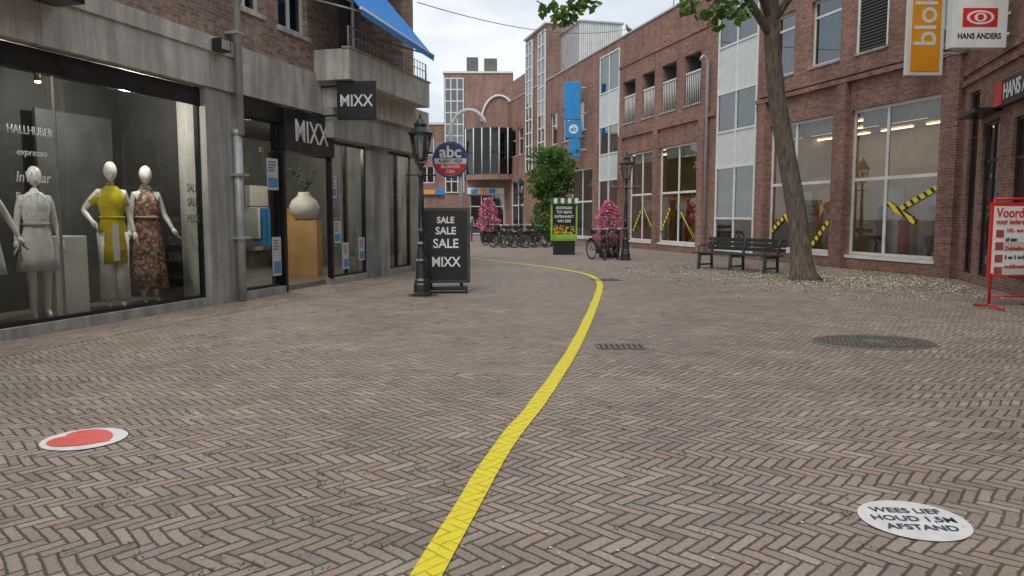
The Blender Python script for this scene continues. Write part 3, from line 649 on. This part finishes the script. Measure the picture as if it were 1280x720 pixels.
# orange projecting sign
e=empty('banner_sign',(9.25,18.3,0)); w=MB(); w.box(0,.86,-.06,.06,4.8,7.4,m_white); w.box(.09,.77,-.075,-.06,4.88,7.32,m_orange); w.tube((.86,0,5.3),(1.4,0,5.3),.03,m_grey); w.tube((.86,0,6.9),(1.4,0,6.9),.03,m_grey); w.build('panel',e,bevel=.01)
text('blokker',.72,(.43,-.08,5.45),m_white,e,roll=math.pi/2,al='LEFT',bold=.008)
e=empty('optician_sign',(8.68,15.5,0)); w=MB(); w.box(0,1.09,-.1,.1,4.82,5.78,m_white); w.box(.2,.89,-.11,-.1,5.22,5.58,m_red); w.tube((1.09,0,5.5),(1.4,0,5.5),.035,m_white); w.tube((1.09,0,5.1),(1.4,0,5.1),.035,m_white)
def ell(cx,cz,rx,rz_,y,m,n=28): w.face([(cx+rx*math.cos(6.2832*i/n),y,cz+rz_*math.sin(6.2832*i/n)) for i in range(n)],m)
ell(.545,5.4,.27,.135,-.113,m_white); ell(.545,5.4,.215,.10,-.116,m_red); ell(.545,5.4,.12,.085,-.119,m_white); ell(.545,5.4,.065,.06,-.122,m_red)
w.build('box',e,bevel=.008); text('HANS ANDERS',.15,(.545,-.106,5.04),m_black,e,bold=.003,sx=.86)
# red stand sign
e=empty('pavement_sign',(8.2,12.35,0),math.radians(8)); w=MB()
w.box(-.5,.5,-.02,.02,.52,1.72,m_red); w.box(-.46,.46,-.026,-.02,.58,1.66,m_white)
for x in (-.44,.44): w.path([(x,0,1.78),(x,0,.06)],.022,m_red); w.path([(x,-.32,.03),(x,0,.06),(x,.32,.03)],.022,m_red)
w.tube((-.44,0,1.78),(.44,0,1.78),.022,m_red); w.tube((-.44,0,.2),(.44,0,.2),.018,m_red)
for i in range(4):
    z=1.28-i*.2; w.box(-.42,.42,-.03,-.0265,z-.13,z+.01,m_cream if i%2 else m_white); w.box(-.41,-.27,-.034,-.03,z-.12,z,m_red)
    w.box(-.38,-.30,-.036,-.0345,z-.10,z-.02,m_dk2)
w.build('frame',e); text('Voordeel',.21,(-.42,-.033,1.55),m_red,e,al='LEFT',bold=.003,sx=.9); text('voor iedereen',.12,(-.42,-.033,1.41),m_red,e,al='LEFT',bold=.002,sx=.9)
for i,t in enumerate(('100,- korting','of een','Dubbelfocus','3 en 5 bril','multifocaal')): text(t,.085,(-.24,-.036,1.27-i*.145),m_red if i%2==0 else m_black,e,al='LEFT',bold=.0015)

# ------------------------------------------------------------------ FAR BUILDINGS
FB=empty('brick_end_building',(0,60,0)); w=MB()
tz=lambda x: 9.4+(x+3.7)*(12.7-9.4)/5.
w.face([(-3.7,0,8.2),(1.6,0,8.2),(1.6,0,tz(1.6)),(-3.7,0,tz(-3.7))],m_brickF)
w.face([(-3.7,0,tz(-3.7)),(1.6,0,tz(1.6)),(1.6,5,tz(1.6)),(-3.7,5,tz(-3.7))],m_concD)
w.box(-3.7,1.6,.01,5,4.3,8.2,m_dark); w.face([(-3.7,5,0),(-3.7,0,0),(-3.7,0,tz(-3.7)),(-3.7,5,tz(-3.7))],m_brickF)
wall(w,-3.7,1.6,0,4.3,[(-3.3,-.6,.1,3.2),(-.2,1.4,.1,3.2)],0,.3,m_brickF); w.box(-3.6,1.5,.5,.6,0,4.2,m_dk2)
window(w,-3.3,-.6,.1,3.2,.15,[.33,.66],[.7],m_whF,m_glassU,.07); window(w,-.2,1.4,.1,3.2,.15,[.5],[.7],m_whF,m_glassU,.07)
m_glassD=glassmat('tinted_glass',(.12,.13,.14),1.5,.02)
N=7
for i in range(N):
    a0=-3.6+4.6*i/N; a1=-3.6+4.6*(i+1)/N; f=lambda x: -1.6*math.sin(math.pi*(x+3.6)/4.6)**.6-.1 if 0<(x+3.6)<4.6 else -.1
    for z0,z1,mm in ((4.3,4.7,m_brickF),(4.7,6.3,m_glassD),(6.3,6.42,m_blk2),(6.42,7.9,m_glassD),(7.9,8.2,m_blk2)):
        w.face([(a0,f(a0),z0),(a1,f(a1),z0),(a1,f(a1),z1),(a0,f(a0),z1)],mm)
    w.face([(a0,f(a0),8.2),(a1,f(a1),8.2),(a1,0,8.2),(a0,0,8.2)],m_concD); w.face([(a0,f(a0),4.3),(a0,0,4.3),(a1,0,4.3),(a1,f(a1),4.3)],m_concD)
    w.tube((a0,f(a0)-.03,4.7),(a0,f(a0)-.03,8.2),.05,m_whF,seg=6)
w.tube((1.0,-.13,4.7),(1.0,-.13,8.2),.05,m_whF,seg=6)
w.path([(-1.0+1.35*math.cos(t),-.1,8.8+2.0*math.sin(t)) for t in [math.pi*k/16 for k in range(17)]],.09,m_whF,8)
w.build('facade',FB)
w=MB(); 
for i,(x,mm) in enumerate(((-3.2,m_blueS),(-2.5,m_orange),(-1.8,m_blueS))): w.box(x,x+.45,-.35,-.05,3.3,3.62,mm)
w.box(-3.5,-.6,-.12,-.04,3.2,3.72,m_whF)
w.build('shop_sign',FB,bevel=.05)
TB=empty('brick_tower_building',(0,66,0)); w=MB()
w.box(-5.8,0,0,7,0,13.6,m_brickF); w.box(-5.9,.1,-.1,7.1,13.6,13.75,m_whF)
window(w,-5.75,-4.1,3.5,13.2,-.14,[.33,.66],[.1,.2,.3,.4,.5,.6,.7,.8,.9],m_whF,m_glassU,.09,.1); w.face([(-5.75,-.02,3.5),(-4.1,-.02,3.5),(-4.1,-.02,13.2),(-5.75,-.02,13.2)],m_panel)
w.box(-3.9,-2.95,.8,2,13.75,15.1,m_dk2); w.box(-2.4,-1.3,.8,2,13.75,15.0,m_dk2); w.build('tower',TB)
FL=empty('brick_street_building',(0,72,0)); w=MB(); ops=[]
for i in range(8):
    for z in (4.6,7.2): ops.append((-29+i*2.9,-27.6+i*2.9,z,z+1.6))
ops+=[(-28+i*4,-25+i*4,.2,3.2) for i in range(5)]
wall(w,-30,-5.7,0,10.0,ops,0,.2,m_brickF); w.box(-30,-5.7,-.1,8,10.0,10.2,m_whF); w.box(-30,-5.7,.6,8,0,10,m_dk2)
for o in ops: window(w,o[0],o[1],o[2],o[3],.1,[.5],[],m_whF,m_glassU,.09)
w.box(-13,-5.8,-.3,-.02,3.5,4.0,m_blueS); w.box(-9,-7.2,-.34,-.3,3.55,3.95,m_orange); w.build('walls',FL)

# ------------------------------------------------------------------ street lamps
m_lgl=glassmat('lantern_pane',(.8,.85,.85),1.45,.08)
def lamp(x,y,k=1.,rz=.3):
    e=empty('street_lamp',(x,y,0),rz,k); w=MB()
    w.lathe([(0,.19),(.05,.19),(.07,.165),(.22,.16),(.26,.14),(.3,.15),(.34,.125),(.62,.105),(.68,.12),(.72,.095),(.95,.075),(1.0,.09),(1.05,.062)],m_lampg,seg=8,sm=False)
    w.lathe([(1.05,.055),(1.2,.052),(1.22,.068),(1.26,.068),(1.28,.048),(2.25,.036),(2.28,.06),(2.33,.06),(2.36,.035),(2.46,.035),(2.5,.07),(2.54,.04)],m_lampg,seg=16)
    for i in range(8):
        a=i*math.pi/4; w.tube((.05*math.cos(a),.05*math.sin(a),1.3),(.038*math.cos(a),.038*math.sin(a),2.22),.01,m_lampg,seg=5)
    w.tube((-.26,0,2.31),(.26,0,2.31),.014,m_lampg,seg=8)
    for sgn in(-1,1): w.lathe([(-.02,.012),(0,.026),(.02,.012)],m_lampg,(sgn*.27,0,2.31),seg=8); 
    zb,zt,rb,rt=2.6,3.08,.115,.21; n=6
    for i in range(n):
        a=i*2*math.pi/n; b=(i+1)*2*math.pi/n
        p=[(rb*math.cos(a),rb*math.sin(a),zb),(rb*math.cos(b),rb*math.sin(b),zb),(rt*math.cos(b),rt*math.sin(b),zt),(rt*math.cos(a),rt*math.sin(a),zt)]
        w.face([(q[0]*.97,q[1]*.97,q[2]) for q in p],m_lgl)
        w.tube(p[0],p[3],.011,m_lampg,seg=6); w.tube(p[3],p[2],.014,m_lampg,seg=6); w.tube(p[0],p[1],.014,m_lampg,seg=6)
        w.path([(0.03*math.cos(a),.03*math.sin(a),2.5),(.1*math.cos(a),.1*math.sin(a),2.53),p[0]],.009,m_lampg,6)
    w.lathe([(2.56,.05),(2.6,.118)],m_lampg,seg=6,sm=False)
    w.lathe([(3.075,.235),(3.10,.24),(3.12,.20),(3.22,.11),(3.24,.125),(3.27,.12),(3.30,.08),(3.36,.045),(3.38,.02),(3.41,.03),(3.44,.02),(3.49,.004)],m_lampg,seg=12,sm=False)
    w.lathe([(2.6,.03),(2.72,.035),(2.86,.05),(2.95,.03)],m_white,seg=10)
    w.build('post_and_lantern',e); return e
lamp(-1.70,14.3,.98); lamp(3.88,26.0,1.06); lamp(.44,42.,1.06); 
# A-board
e=empty('sandwich_board',(-1.30,14.95,0),math.radians(3)); w=MB()
w.box(-.45,.45,-.05,.05,.2,1.66,m_black); w.box(-.40,.40,-.056,-.05,.26,1.60,m_blk2); w.box(-.47,.47,-.065,-.04,1.60,1.665,m_iron); w.box(-.47,.47,-.065,-.04,.19,.25,m_iron); w.box(-.475,-.41,-.066,.055,.25,1.6,m_iron); w.box(.41,.475,-.066,.055,.25,1.6,m_iron)
w.box(-.42,.42,-.22,.22,.06,.13,m_black); w.tube((-.3,0,.1),(-.3,0,.25),.03,m_black); w.tube((.3,0,.1),(.3,0,.25),.03,m_black)
for sx_ in (-.4,.4): 
    for sy_ in (-.2,.2): w.tube((sx_-.02,sy_,.05),(sx_+.02,sy_,.05),.05,m_rub,seg=14)
w.build('board',e,bevel=.006)
for t,z,s in (('SALE',1.42,.17),('SALE',1.21,.20),('SALE',.96,.25),('MIXX',.60,.27)): text(t,s,(0,-.062,z),m_white,e,bold=.004,sx=.95 if t=='SALE' else .85)
# round totem sign
e=empty('shopping_sign',(-1.92,24,0)); w=MB()
w.tube((.32,.1,0),(.32,.1,3.9),.07,m_grey,seg=14)
w.path([(.0,.1,2.9),(.02,.1,3.6)]+[(.58+.58*math.cos(t),.1,4.05+.75*math.sin(t)) for t in [math.pi*(1-k/14) for k in range(13)]],.06,m_white,10)
o=MB(); o.lathe([(0,.56),(.1,.56)],m_navy,seg=40); o.lathe([(.1,.51),(.105,.51)],m_blueS,seg=40)
oo=o.build('disc',e,(0,.04,3.25)); oo.rotation_euler=(math.pi/2,0,0)
def seg_poly(z0,z1,r,y,m,n=14):
    p=[]; 
    for i in range(n+1): z=z0+(z1-z0)*i/n; p.append((math.sqrt(max(0,r*r-z*z)),y,3.25+z))
    q=[(-a,b,c_) for (a,b,c_) in p][::-1]; w.face(p+q,m)
seg_poly(-.12,.04,.5,-.068,m_white); seg_poly(-.47,-.13,.5,-.068,m_red); seg_poly(.05,.49,.5,-.068,m_navy)
w.build('pole',e)
text('abc',.50,(0,-.08,3.48),m_white,e,bold=.012); text('ALBERT HEIJN',.135,(0,-.075,3.21),m_navy,e,bold=.003,sx=.9); text('BLOKKER',.14,(0,-.075,3.04),m_white,e,bold=.003); text('C&A',.14,(0,-.075,2.89),m_white,e,bold=.003)
# poster display
e=empty('advert_display',(2.03,29.8,0)); w=MB(); m_dg=P('sign_green',(.03,.16,.04),.5); m_lg=P('sign_lime',(.3,.52,.06),.5)
w.box(-.42,.42,-.2,.2,0,.55,m_black); w.box(-.52,.52,-.07,.07,.55,2.05,m_lg); w.box(-.45,.45,-.08,-.07,.62,1.95,m_blk2)
for i in range(8): w.box(-.54+i*.135,-.54+i*.135+.134,-.16,.1,2.0,2.2,m_white if i%2 else m_dg)
for i in range(90): 
    x=U(-.4,.4);z=U(.82,1.14);s_=U(.02,.05); w.face([(x+s_*math.cos(t*1.0472),-.083-i*.00015,z+s_*math.sin(t*1.0472)) for t in range(6)],random.choice([m_red,m_orange,m_lg,m_ylw,m_dg]))
w.box(-.45,.45,-.083,-.0805,.62,.8,m_lg)
w.build('panel',e); 
for i,t in enumerate(('BEZORGEN','TOT BESTE','SUPERMARKT','VAN 2020')): text(t,.145,(0,-.09,1.82-i*.17),m_white,e,bold=.003,sx=.85)
# bench
e=empty('park_bench',(6.2,21.0,0),math.atan2(-.84,.54)); w=MB()
Lb=1.35
for i in range(5): w.box(-Lb,Lb,-.26+i*.11,-.17+i*.11,.44,.475,m_benchw)
for i in range(3): w.box(-Lb,Lb,.335+i*.018,.365+i*.018,.54+i*.125,.64+i*.125,m_benchw)
for x in (-1.15,0,1.15):
    w.path([(x,-.24,0),(x,-.22,.43)],.05,m_iron); w.path([(x,.30,0),(x,.28,.44),(x,.40,.90)],.04,m_iron); w.tube((x,-.26,.41),(x,.30,.41),.035,m_iron); w.tube((x,-.23,.12),(x,.29,.12),.025,m_iron)
    if x: w.path([(x,-.24,.43),(x,-.26,.66),(x,.33,.68)],.022,m_iron)
w.build('slats_and_legs',e,bevel=.004)

# ------------------------------------------------------------------ tree
m_bark,nt,out=newmat('bark'); v=OBJ(nt); mp=nt.nodes.new('ShaderNodeMapping'); mp.inputs['Scale'].default_value=(6,6,1.2); nt.links.new(v,mp.inputs[0])
n1=NOISE(nt,mp.outputs[0],3,8,.7); BSDF(nt,out,MIX(nt,MAPR(nt,n1,.35,.65),(.06,.05,.038),(.23,.195,.155)),.9,0,n1,.05,1.)
leafm=[]
for i,cx in enumerate(((.05,.11,.02),(.085,.16,.03),(.03,.075,.015),(.13,.21,.05))):
    m,nt,out=newmat('leaf_%d'%i)
    b=nt.nodes.new('ShaderNodeBsdfPrincipled'); b.inputs['Base Color'].default_value=c4(cx); b.inputs['Roughness'].default_value=.55
    t=nt.nodes.new('ShaderNodeBsdfTranslucent'); t.inputs[0].default_value=c4([min(1,q*2.6) for q in cx]); mx=nt.nodes.new('ShaderNodeMixShader'); mx.inputs[0].default_value=.45
    nt.links.new(b.outputs[0],mx.inputs[1]); nt.links.new(t.outputs[0],mx.inputs[2]); nt.links.new(mx.outputs[0],out.inputs[0]); leafm.append(m)
def leaf(w,c,s,ms,fl=1):
    d=Vector((U(-1,1),U(-1,1),U(-1,.4))).normalized(); n=Vector((U(-1,1),U(-1,1),U(-.3,1)*fl)).normalized(); x=d; y=n.cross(d).normalized(); c=Vector(c); k=n*s*.12
    w.face([c,c+x*s*.35+y*s*.42-k,c+x*s*.8+y*s*.25,c+x*s*1.05-k,c+x*s*.8-y*s*.25,c+x*s*.35-y*s*.42-k],random.choice(ms))
e=empty('tree',(6.85,17.9,0)); w=MB()
trunk=[(.06,0,-.05),(.03,0,.12),(-.02,0,.45),(-.1,0,1.2),(-.3,0,2.2),(-.52,0,3.2),(-.74,.0,4.3),(-.86,0,5.3),(-.95,-.05,6.4),(-1.0,-.1,7.6),(-1.0,-.1,9.)]
w.path(trunk,[.42,.31,.25,.225,.215,.205,.195,.18,.165,.13,.08],m_bark,18)
tips=[((-.9,0,5.6),(-2.2,-1,6.7),(-3.2,-1.4,6.8),(-4.8,-1.9,6.5),(-5.7,-2.1,5.75)),((-.95,0,6.0),(-1.6,-.8,6.6),(-2.2,-1.2,6.4),(-2.7,-1.4,5.85)),((-.9,0,5.9),(0,-.8,7.2),(1.6,-1.6,8.2),(2.8,-2,8.6)),((-1,0,7),(-.6,-1.8,8),(0,-3.4,8.6),(.3,-4.6,8.4)),((-1,0,7.5),(-2.2,-1,8.8),(-3.6,-2.2,9.4),(-4.4,-3,9.2)),((-1,-.1,8.5),(-.6,0,9.6),(0,.3,10.6)),((-1,0,7.2),(0,.6,8.5),(1.2,.8,9.3))]
for t in tips: 
    n=len(t); w.path(catmull([Vector(p)[:] for p in t],5),[.09*(1-i/(5*(n-1)+1))+.008 for i in range(5*(n-1)+1)],m_bark,8)
w.build('trunk_and_limbs',e)
w=MB()
def clump(cx,cy,cz,r,n,s=.16,flat=.7):
    for i in range(n):
        while True:
            p=(U(-1,1),U(-1,1),U(-1,1))
            if p[0]**2+p[1]**2+p[2]**2<1: break
        leaf(w,(cx+p[0]*r,cy+p[1]*r,cz+p[2]*r*flat),U(.6,1.2)*s,leafm)
for i in range(60):
    a=U(0,6.28); rr=U(.5,4.6); x=-1.2+rr*math.cos(a); y=-1.6+rr*math.sin(a)*.85
    if y>1.0: y*=.4
    z=7.5+max(0,y)*.6+U(0,3.2)*(1-(rr/5.2)**2)+.3
    clump(x,y,z,U(.5,.9),60,.19)
# hanging sprays
clump(-5.75,-2.0,5.58,.27,46,.17,.8); clump(-5.4,-1.95,5.85,.33,44,.18,.5); clump(-6.1,-2.05,5.7,.2,20,.16); clump(-5.1,-1.9,6.2,.4,40,.18); clump(-5.9,-2,5.4,.12,9,.15)
clump(-2.6,-1.4,5.78,.28,40,.17); clump(-3.1,-1.4,5.95,.3,34,.17); clump(-2.1,-1.2,5.85,.3,36,.17); clump(-2.9,-1.4,6.4,.5,60,.18); clump(-2.3,-1.3,6.3,.4,50,.18)
clump(-1.75,-.8,5.95,.25,20,.15); clump(-2.45,-1.4,5.5,.13,10,.15)
w.build('crown',e)
# ivy clad small tree
e=empty('ivy_tree',(2.02,38.,0)); w=MB(); w.path([(0,0,0),(0.05,0,2),(0,0,4.6)],[.16,.12,.05],m_bark,10)
for a in (0.6,2.2,4.0,5.5): w.path([(0,0,1.2),(.5*math.cos(a),.5*math.sin(a),2.4),(.75*math.cos(a),.75*math.sin(a),3.6)],[.05,.04,.02],m_bark,6)
w.build('trunk',e); w=MB()
for i in range(84):
    z=U(.7,4.7); rr=(1.2 if z>2.2 else 1.0)*(1 if z<4.2 else .8); a=U(0,6.28); q=(U(.1,1)**.6)*rr*.8
    clump(q*math.cos(a),q*math.sin(a),z,U(.28,.5),110,.14,.9)
for i in range(18): a=U(0,6.28); clump(1.15*math.cos(a),1.15*math.sin(a),U(2.2,5.0),.16,26,.12)
w.build('crown',e)
# flower towers
m_pk=[P('flower_pink',(.85,.12,.34),.7),P('flower_mag',(.70,.06,.28),.7),P('flower_pale',(.88,.42,.58),.7)]
def flower(x,y,k=1):
    e=empty('flower_planter',(x,y,0),0,k); w=MB(); w.lathe([(0,.3),(.05,.34),(.45,.4),(.5,.42)],m_black,seg=16); w.tube((0,0,.4),(0,0,1.9),.05,m_iron); w.build('pot',e); w=MB()
    for i in range(2600):
        z=U(.5,2.05); rr=.52*(1-max(0,z-1.1)/1.25)**.7*(1 if z>.7 else .8); a=U(0,6.28); pk=R()<.66; r=rr*(U(.5,1)**.5 if pk else U(.2,.9)**.5)*(1+.18*math.sin(z*9+a*2))
        leaf(w,(r*math.cos(a),r*math.sin(a),z),U(.04,.08),m_pk if pk else leafm)
    w.build('flowers',e)
flower(3.5,27.6,1.); flower(-1.35,43.5,1.25); 
# ------------------------------------------------------------------ bicycles
def bike_mesh(col,basket=False):
    w=MB(); m=P('bike_paint',col,.35,var=.2)
    for cx in (-.54,.54):
        w.path([(cx+.33*math.cos(t),0,.35+.33*math.sin(t)) for t in [2*math.pi*k/28 for k in range(28)]],.02,m_rub,8,closed=True)
        w.path([(cx+.30*math.cos(t),0,.35+.30*math.sin(t)) for t in [2*math.pi*k/28 for k in range(28)]],.009,m_chrome,6,closed=True)
        for k in range(14):
            t=2*math.pi*k/14; w.tube((cx,.02*(-1)**k,.35),(cx+.3*math.cos(t),0,.35+.3*math.sin(t)),.0025,m_chrome,seg=4)
        w.tube((cx,-.04,.35),(cx,.04,.35),.025,m_chrome)
        w.path([(cx+.37*math.cos(t),0,.35+.37*math.sin(t)) for t in [math.pi*(-.05+.9*k/10+(0.1 if cx>0 else 0)) for k in range(11)]],.022,m,6)
    bb=(-.08,0,.30); st=(-.22,0,.78)
    w.tube(bb,st,.018,m); w.tube(bb,(.40,0,.72),.02,m); w.tube((-.16,0,.6),(.38,0,.80),.018,m); w.tube((.42,0,.66),(.34,0,.95),.02,m)
    for s in (-.05,.05):
        w.tube((.42,s,.68),(.54,s,.35),.012,m); w.tube((-.54,s,.35),(-.08,s*.6,.30),.011,m); w.tube((-.54,s,.35),(-.2,s*.5,.72),.010,m)
    w.tube(st,(-.26,0,.92),.014,m_chrome); w.path([(-.40,0,.95),(-.30,0,.96),(-.12,0,.95)],[.09,.07,.025],m_rub,10)
    w.tube((.34,0,.95),(.32,0,1.06),.014,m_chrome); w.path([(.14,-.29,1.04),(.26,-.27,1.08),(.34,-.1,1.07),(.34,.1,1.07),(.26,.27,1.08),(.14,.29,1.04)],.013,m_chrome,8)
    for s in (-1,1): w.tube((.04,.29*s,1.02),(.16,.29*s,1.045),.018,m_rub)
    w.tube((-.08,-.06,.3),(-.08,.06,.3),.09,m_iron,seg=16); w.tube((-.08,.08,.3),(.02,.08,.18),.01,m_chrome); w.box(-.02,.07,.07,.16,.165,.185,m_rub); w.tube((-.08,-.08,.3),(-.18,-.08,.42),.01,m_chrome); w.box(-.23,-.14,-.16,-.07,.41,.43,m_rub)
    w.box(-.86,-.36,-.07,.07,.735,.75,m); w.tube((-.8,-.06,.74),(-.56,-.05,.36),.006,m); w.tube((-.8,.06,.74),(-.56,.05,.36),.006,m); w.lathe([(0,.03),(.04,.045)],m_chrome,(.47,0,.84),seg=10)
    if basket:
        w.box(.44,.78,-.2,.2,.80,.82,m_wood)
        for k in range(12):
            t=k/12*2*math.pi; w.tube((.61+.14*math.cos(t),.17*math.sin(t),.82),(.61+.17*math.cos(t),.2*math.sin(t),1.06),.008,m_wood,seg=5)
        w.path([(.61+.17*math.cos(t),.2*math.sin(t),1.06) for t in [2*math.pi*k/14 for k in range(14)]],.012,m_wood,6,closed=True)
    return w
bm=[None]*4
def bike(x,y,rz,kind):
    kinds=[((.02,.02,.022),False),((.03,.05,.09),True),((.12,.12,.12),False),((.18,.03,.03),False)]
    if bm[kind] is None:
        o=bike_mesh(*kinds[kind]).build('bicycle'); bm[kind]=o.data
    else:
        o=bpy.data.objects.new('bicycle',bm[kind]); COL.objects.link(o)
    o.location=(x,y,0); o.rotation_euler=(math.radians(U(-7,3)),0,rz)
for i in range(9): bike(-1.1+i*.42+U(-.06,.06),39.6-i*.12+U(-.3,.3),math.radians(U(50,75)),[0,1,0,2,0,3,0,1,0][i])
for i in range(4): bike(-.5+i*.55,36.8-i*.25,math.radians(U(20,50)),[0,2,0,0][i])
bike(3.35,26.4,math.radians(70),0); bike(3.72,26.7,math.radians(80),0); bike(3.1,26.9,math.radians(55),2)
# ------------------------------------------------------------------ person (distant)
e=empty('person',(-2.55,46.,0),math.radians(20)); m_sk=P('skin',(.5,.32,.24),.6); m_jk=P('jacket_pale',(.42,.40,.42),.85); m_jn=P('jeans',(.08,.10,.16),.85); m_hr=P('hair',(.08,.05,.03),.7)
skin('trousers',[(0,0,.95),(.1,0,.88),(.1,-.08,.5),(.1,-.02,.1),(-.1,0,.88),(-.09,.06,.5),(-.09,.16,.12)],[(0,1),(1,2),(2,3),(0,4),(4,5),(5,6)],[.13,.095,.07,.055,.095,.07,.055],m_jn,e)
skin('jacket',[(0,0,.98),(0,0,1.2),(0,0,1.38),(0,0,1.48),(.19,0,1.42),(.24,.05,1.15),(.24,-.05,.93),(-.19,0,1.42),(-.24,-.03,1.15),(-.22,-.15,.96)],[(0,1),(1,2),(2,3),(2,4),(4,5),(5,6),(2,7),(7,8),(8,9)],[.15,.14,.14,.06,.065,.052,.04,.065,.052,.04],m_jk,e)
w=MB(); head(w,(0,-.01,1.62),m_sk); w.tube((0,0,1.42),(0,0,1.56),.05,m_sk); w.lathe([(-.04,.085),(.02,.092),(.08,.08),(.125,.03)],m_hr,(0,.018,1.63),seg=14)
hand(w,(.24,-.05,.93),(0,-.1,-1),m_sk); hand(w,(-.22,-.15,.96),(0,-.3,-1),m_sk)
for x,y in ((.1,-.02),(-.09,.16)): w.path([(x,y+.06,.05),(x,y-.06,.05),(x,y-.17,.035)],[.045,.045,.03],m_black,10)
w.build('head_hands_shoes',e)
# overhead wire + pigeon
w=MB(); a=Vector((-2.6,21.5,7.35)); b=Vector((5.6,38.2,10.6)); w.path([a.lerp(b,t/20)+Vector((0,0,-.9*(1-(t/10-1)**2)*.5)) for t in range(21)],.012,m_black,5); w.build('overhead_wire')
e=empty('pigeon',(5.75,38.1,10.28),.6,1.7); w=MB(); w.path([(.14,0,.1),(.08,0,.13),(-.02,0,.15),(-.1,0,.2),(-.12,0,.26)],[.012,.045,.065,.045,.028],m_dk2,10); w.path([(-.12,0,.25),(-.13,0,.28),(-.17,0,.275)],[.028,.026,.004],m_dk2,8); w.path([(.12,0,.12),(.28,0,.06)],[.035,.02],m_dk2,8)
for s in(-.02,.02): w.tube((0,s,0),(0,s,.1),.008,m_red,seg=5)
w.build('body',e)

# ------------------------------------------------------------------ sky, sun, camera
wd=bpy.data.worlds.new('World'); scene.world=wd; wd.use_nodes=True; nt=wd.node_tree
bg=nt.nodes['Background']; sky=nt.nodes.new('ShaderNodeTexSky'); sky.sky_type='NISHITA'; sky.sun_disc=False; sky.sun_elevation=math.radians(50); sky.sun_rotation=math.radians(200)
tc=nt.nodes.new('ShaderNodeTexCoord'); mp=nt.nodes.new('ShaderNodeMapping'); mp.inputs['Scale'].default_value=(1,1,2.6); nt.links.new(tc.outputs['Generated'],mp.inputs[0])
n=NOISE(nt,mp.outputs[0],3.2,6,.55); cl=MIX(nt,MAPR(nt,n,.38,.62),(5.7,6.5,7.3),(8.9,9.1,9.2))
c=MIX(nt,.88,sky.outputs[0],cl); nt.links.new(c,bg.inputs[0]); bg.inputs[1].default_value=.118
sl=bpy.data.lights.new('sun','SUN'); sl.energy=1.5; sl.angle=math.radians(25); sl.color=(1,.95,.88); so=bpy.data.objects.new('sun',sl); COL.objects.link(so)
el,az=math.radians(50),math.radians(200); d=Vector((math.sin(az)*math.cos(el),math.cos(az)*math.cos(el),math.sin(el))); so.rotation_euler=(-d).to_track_quat('-Z','Y').to_euler(); so.location=(0,-5,30)
scene.view_settings.view_transform='Standard'; scene.view_settings.look='None'; scene.view_settings.exposure=0
cam=bpy.data.cameras.new('camera'); co=bpy.data.objects.new('camera',cam); COL.objects.link(co); co.location=(0,0,1.5); co.rotation_euler=(math.radians(90-5.4),0,0); cam.sensor_width=36; cam.lens=26.7; cam.clip_end=1500; scene.camera=co
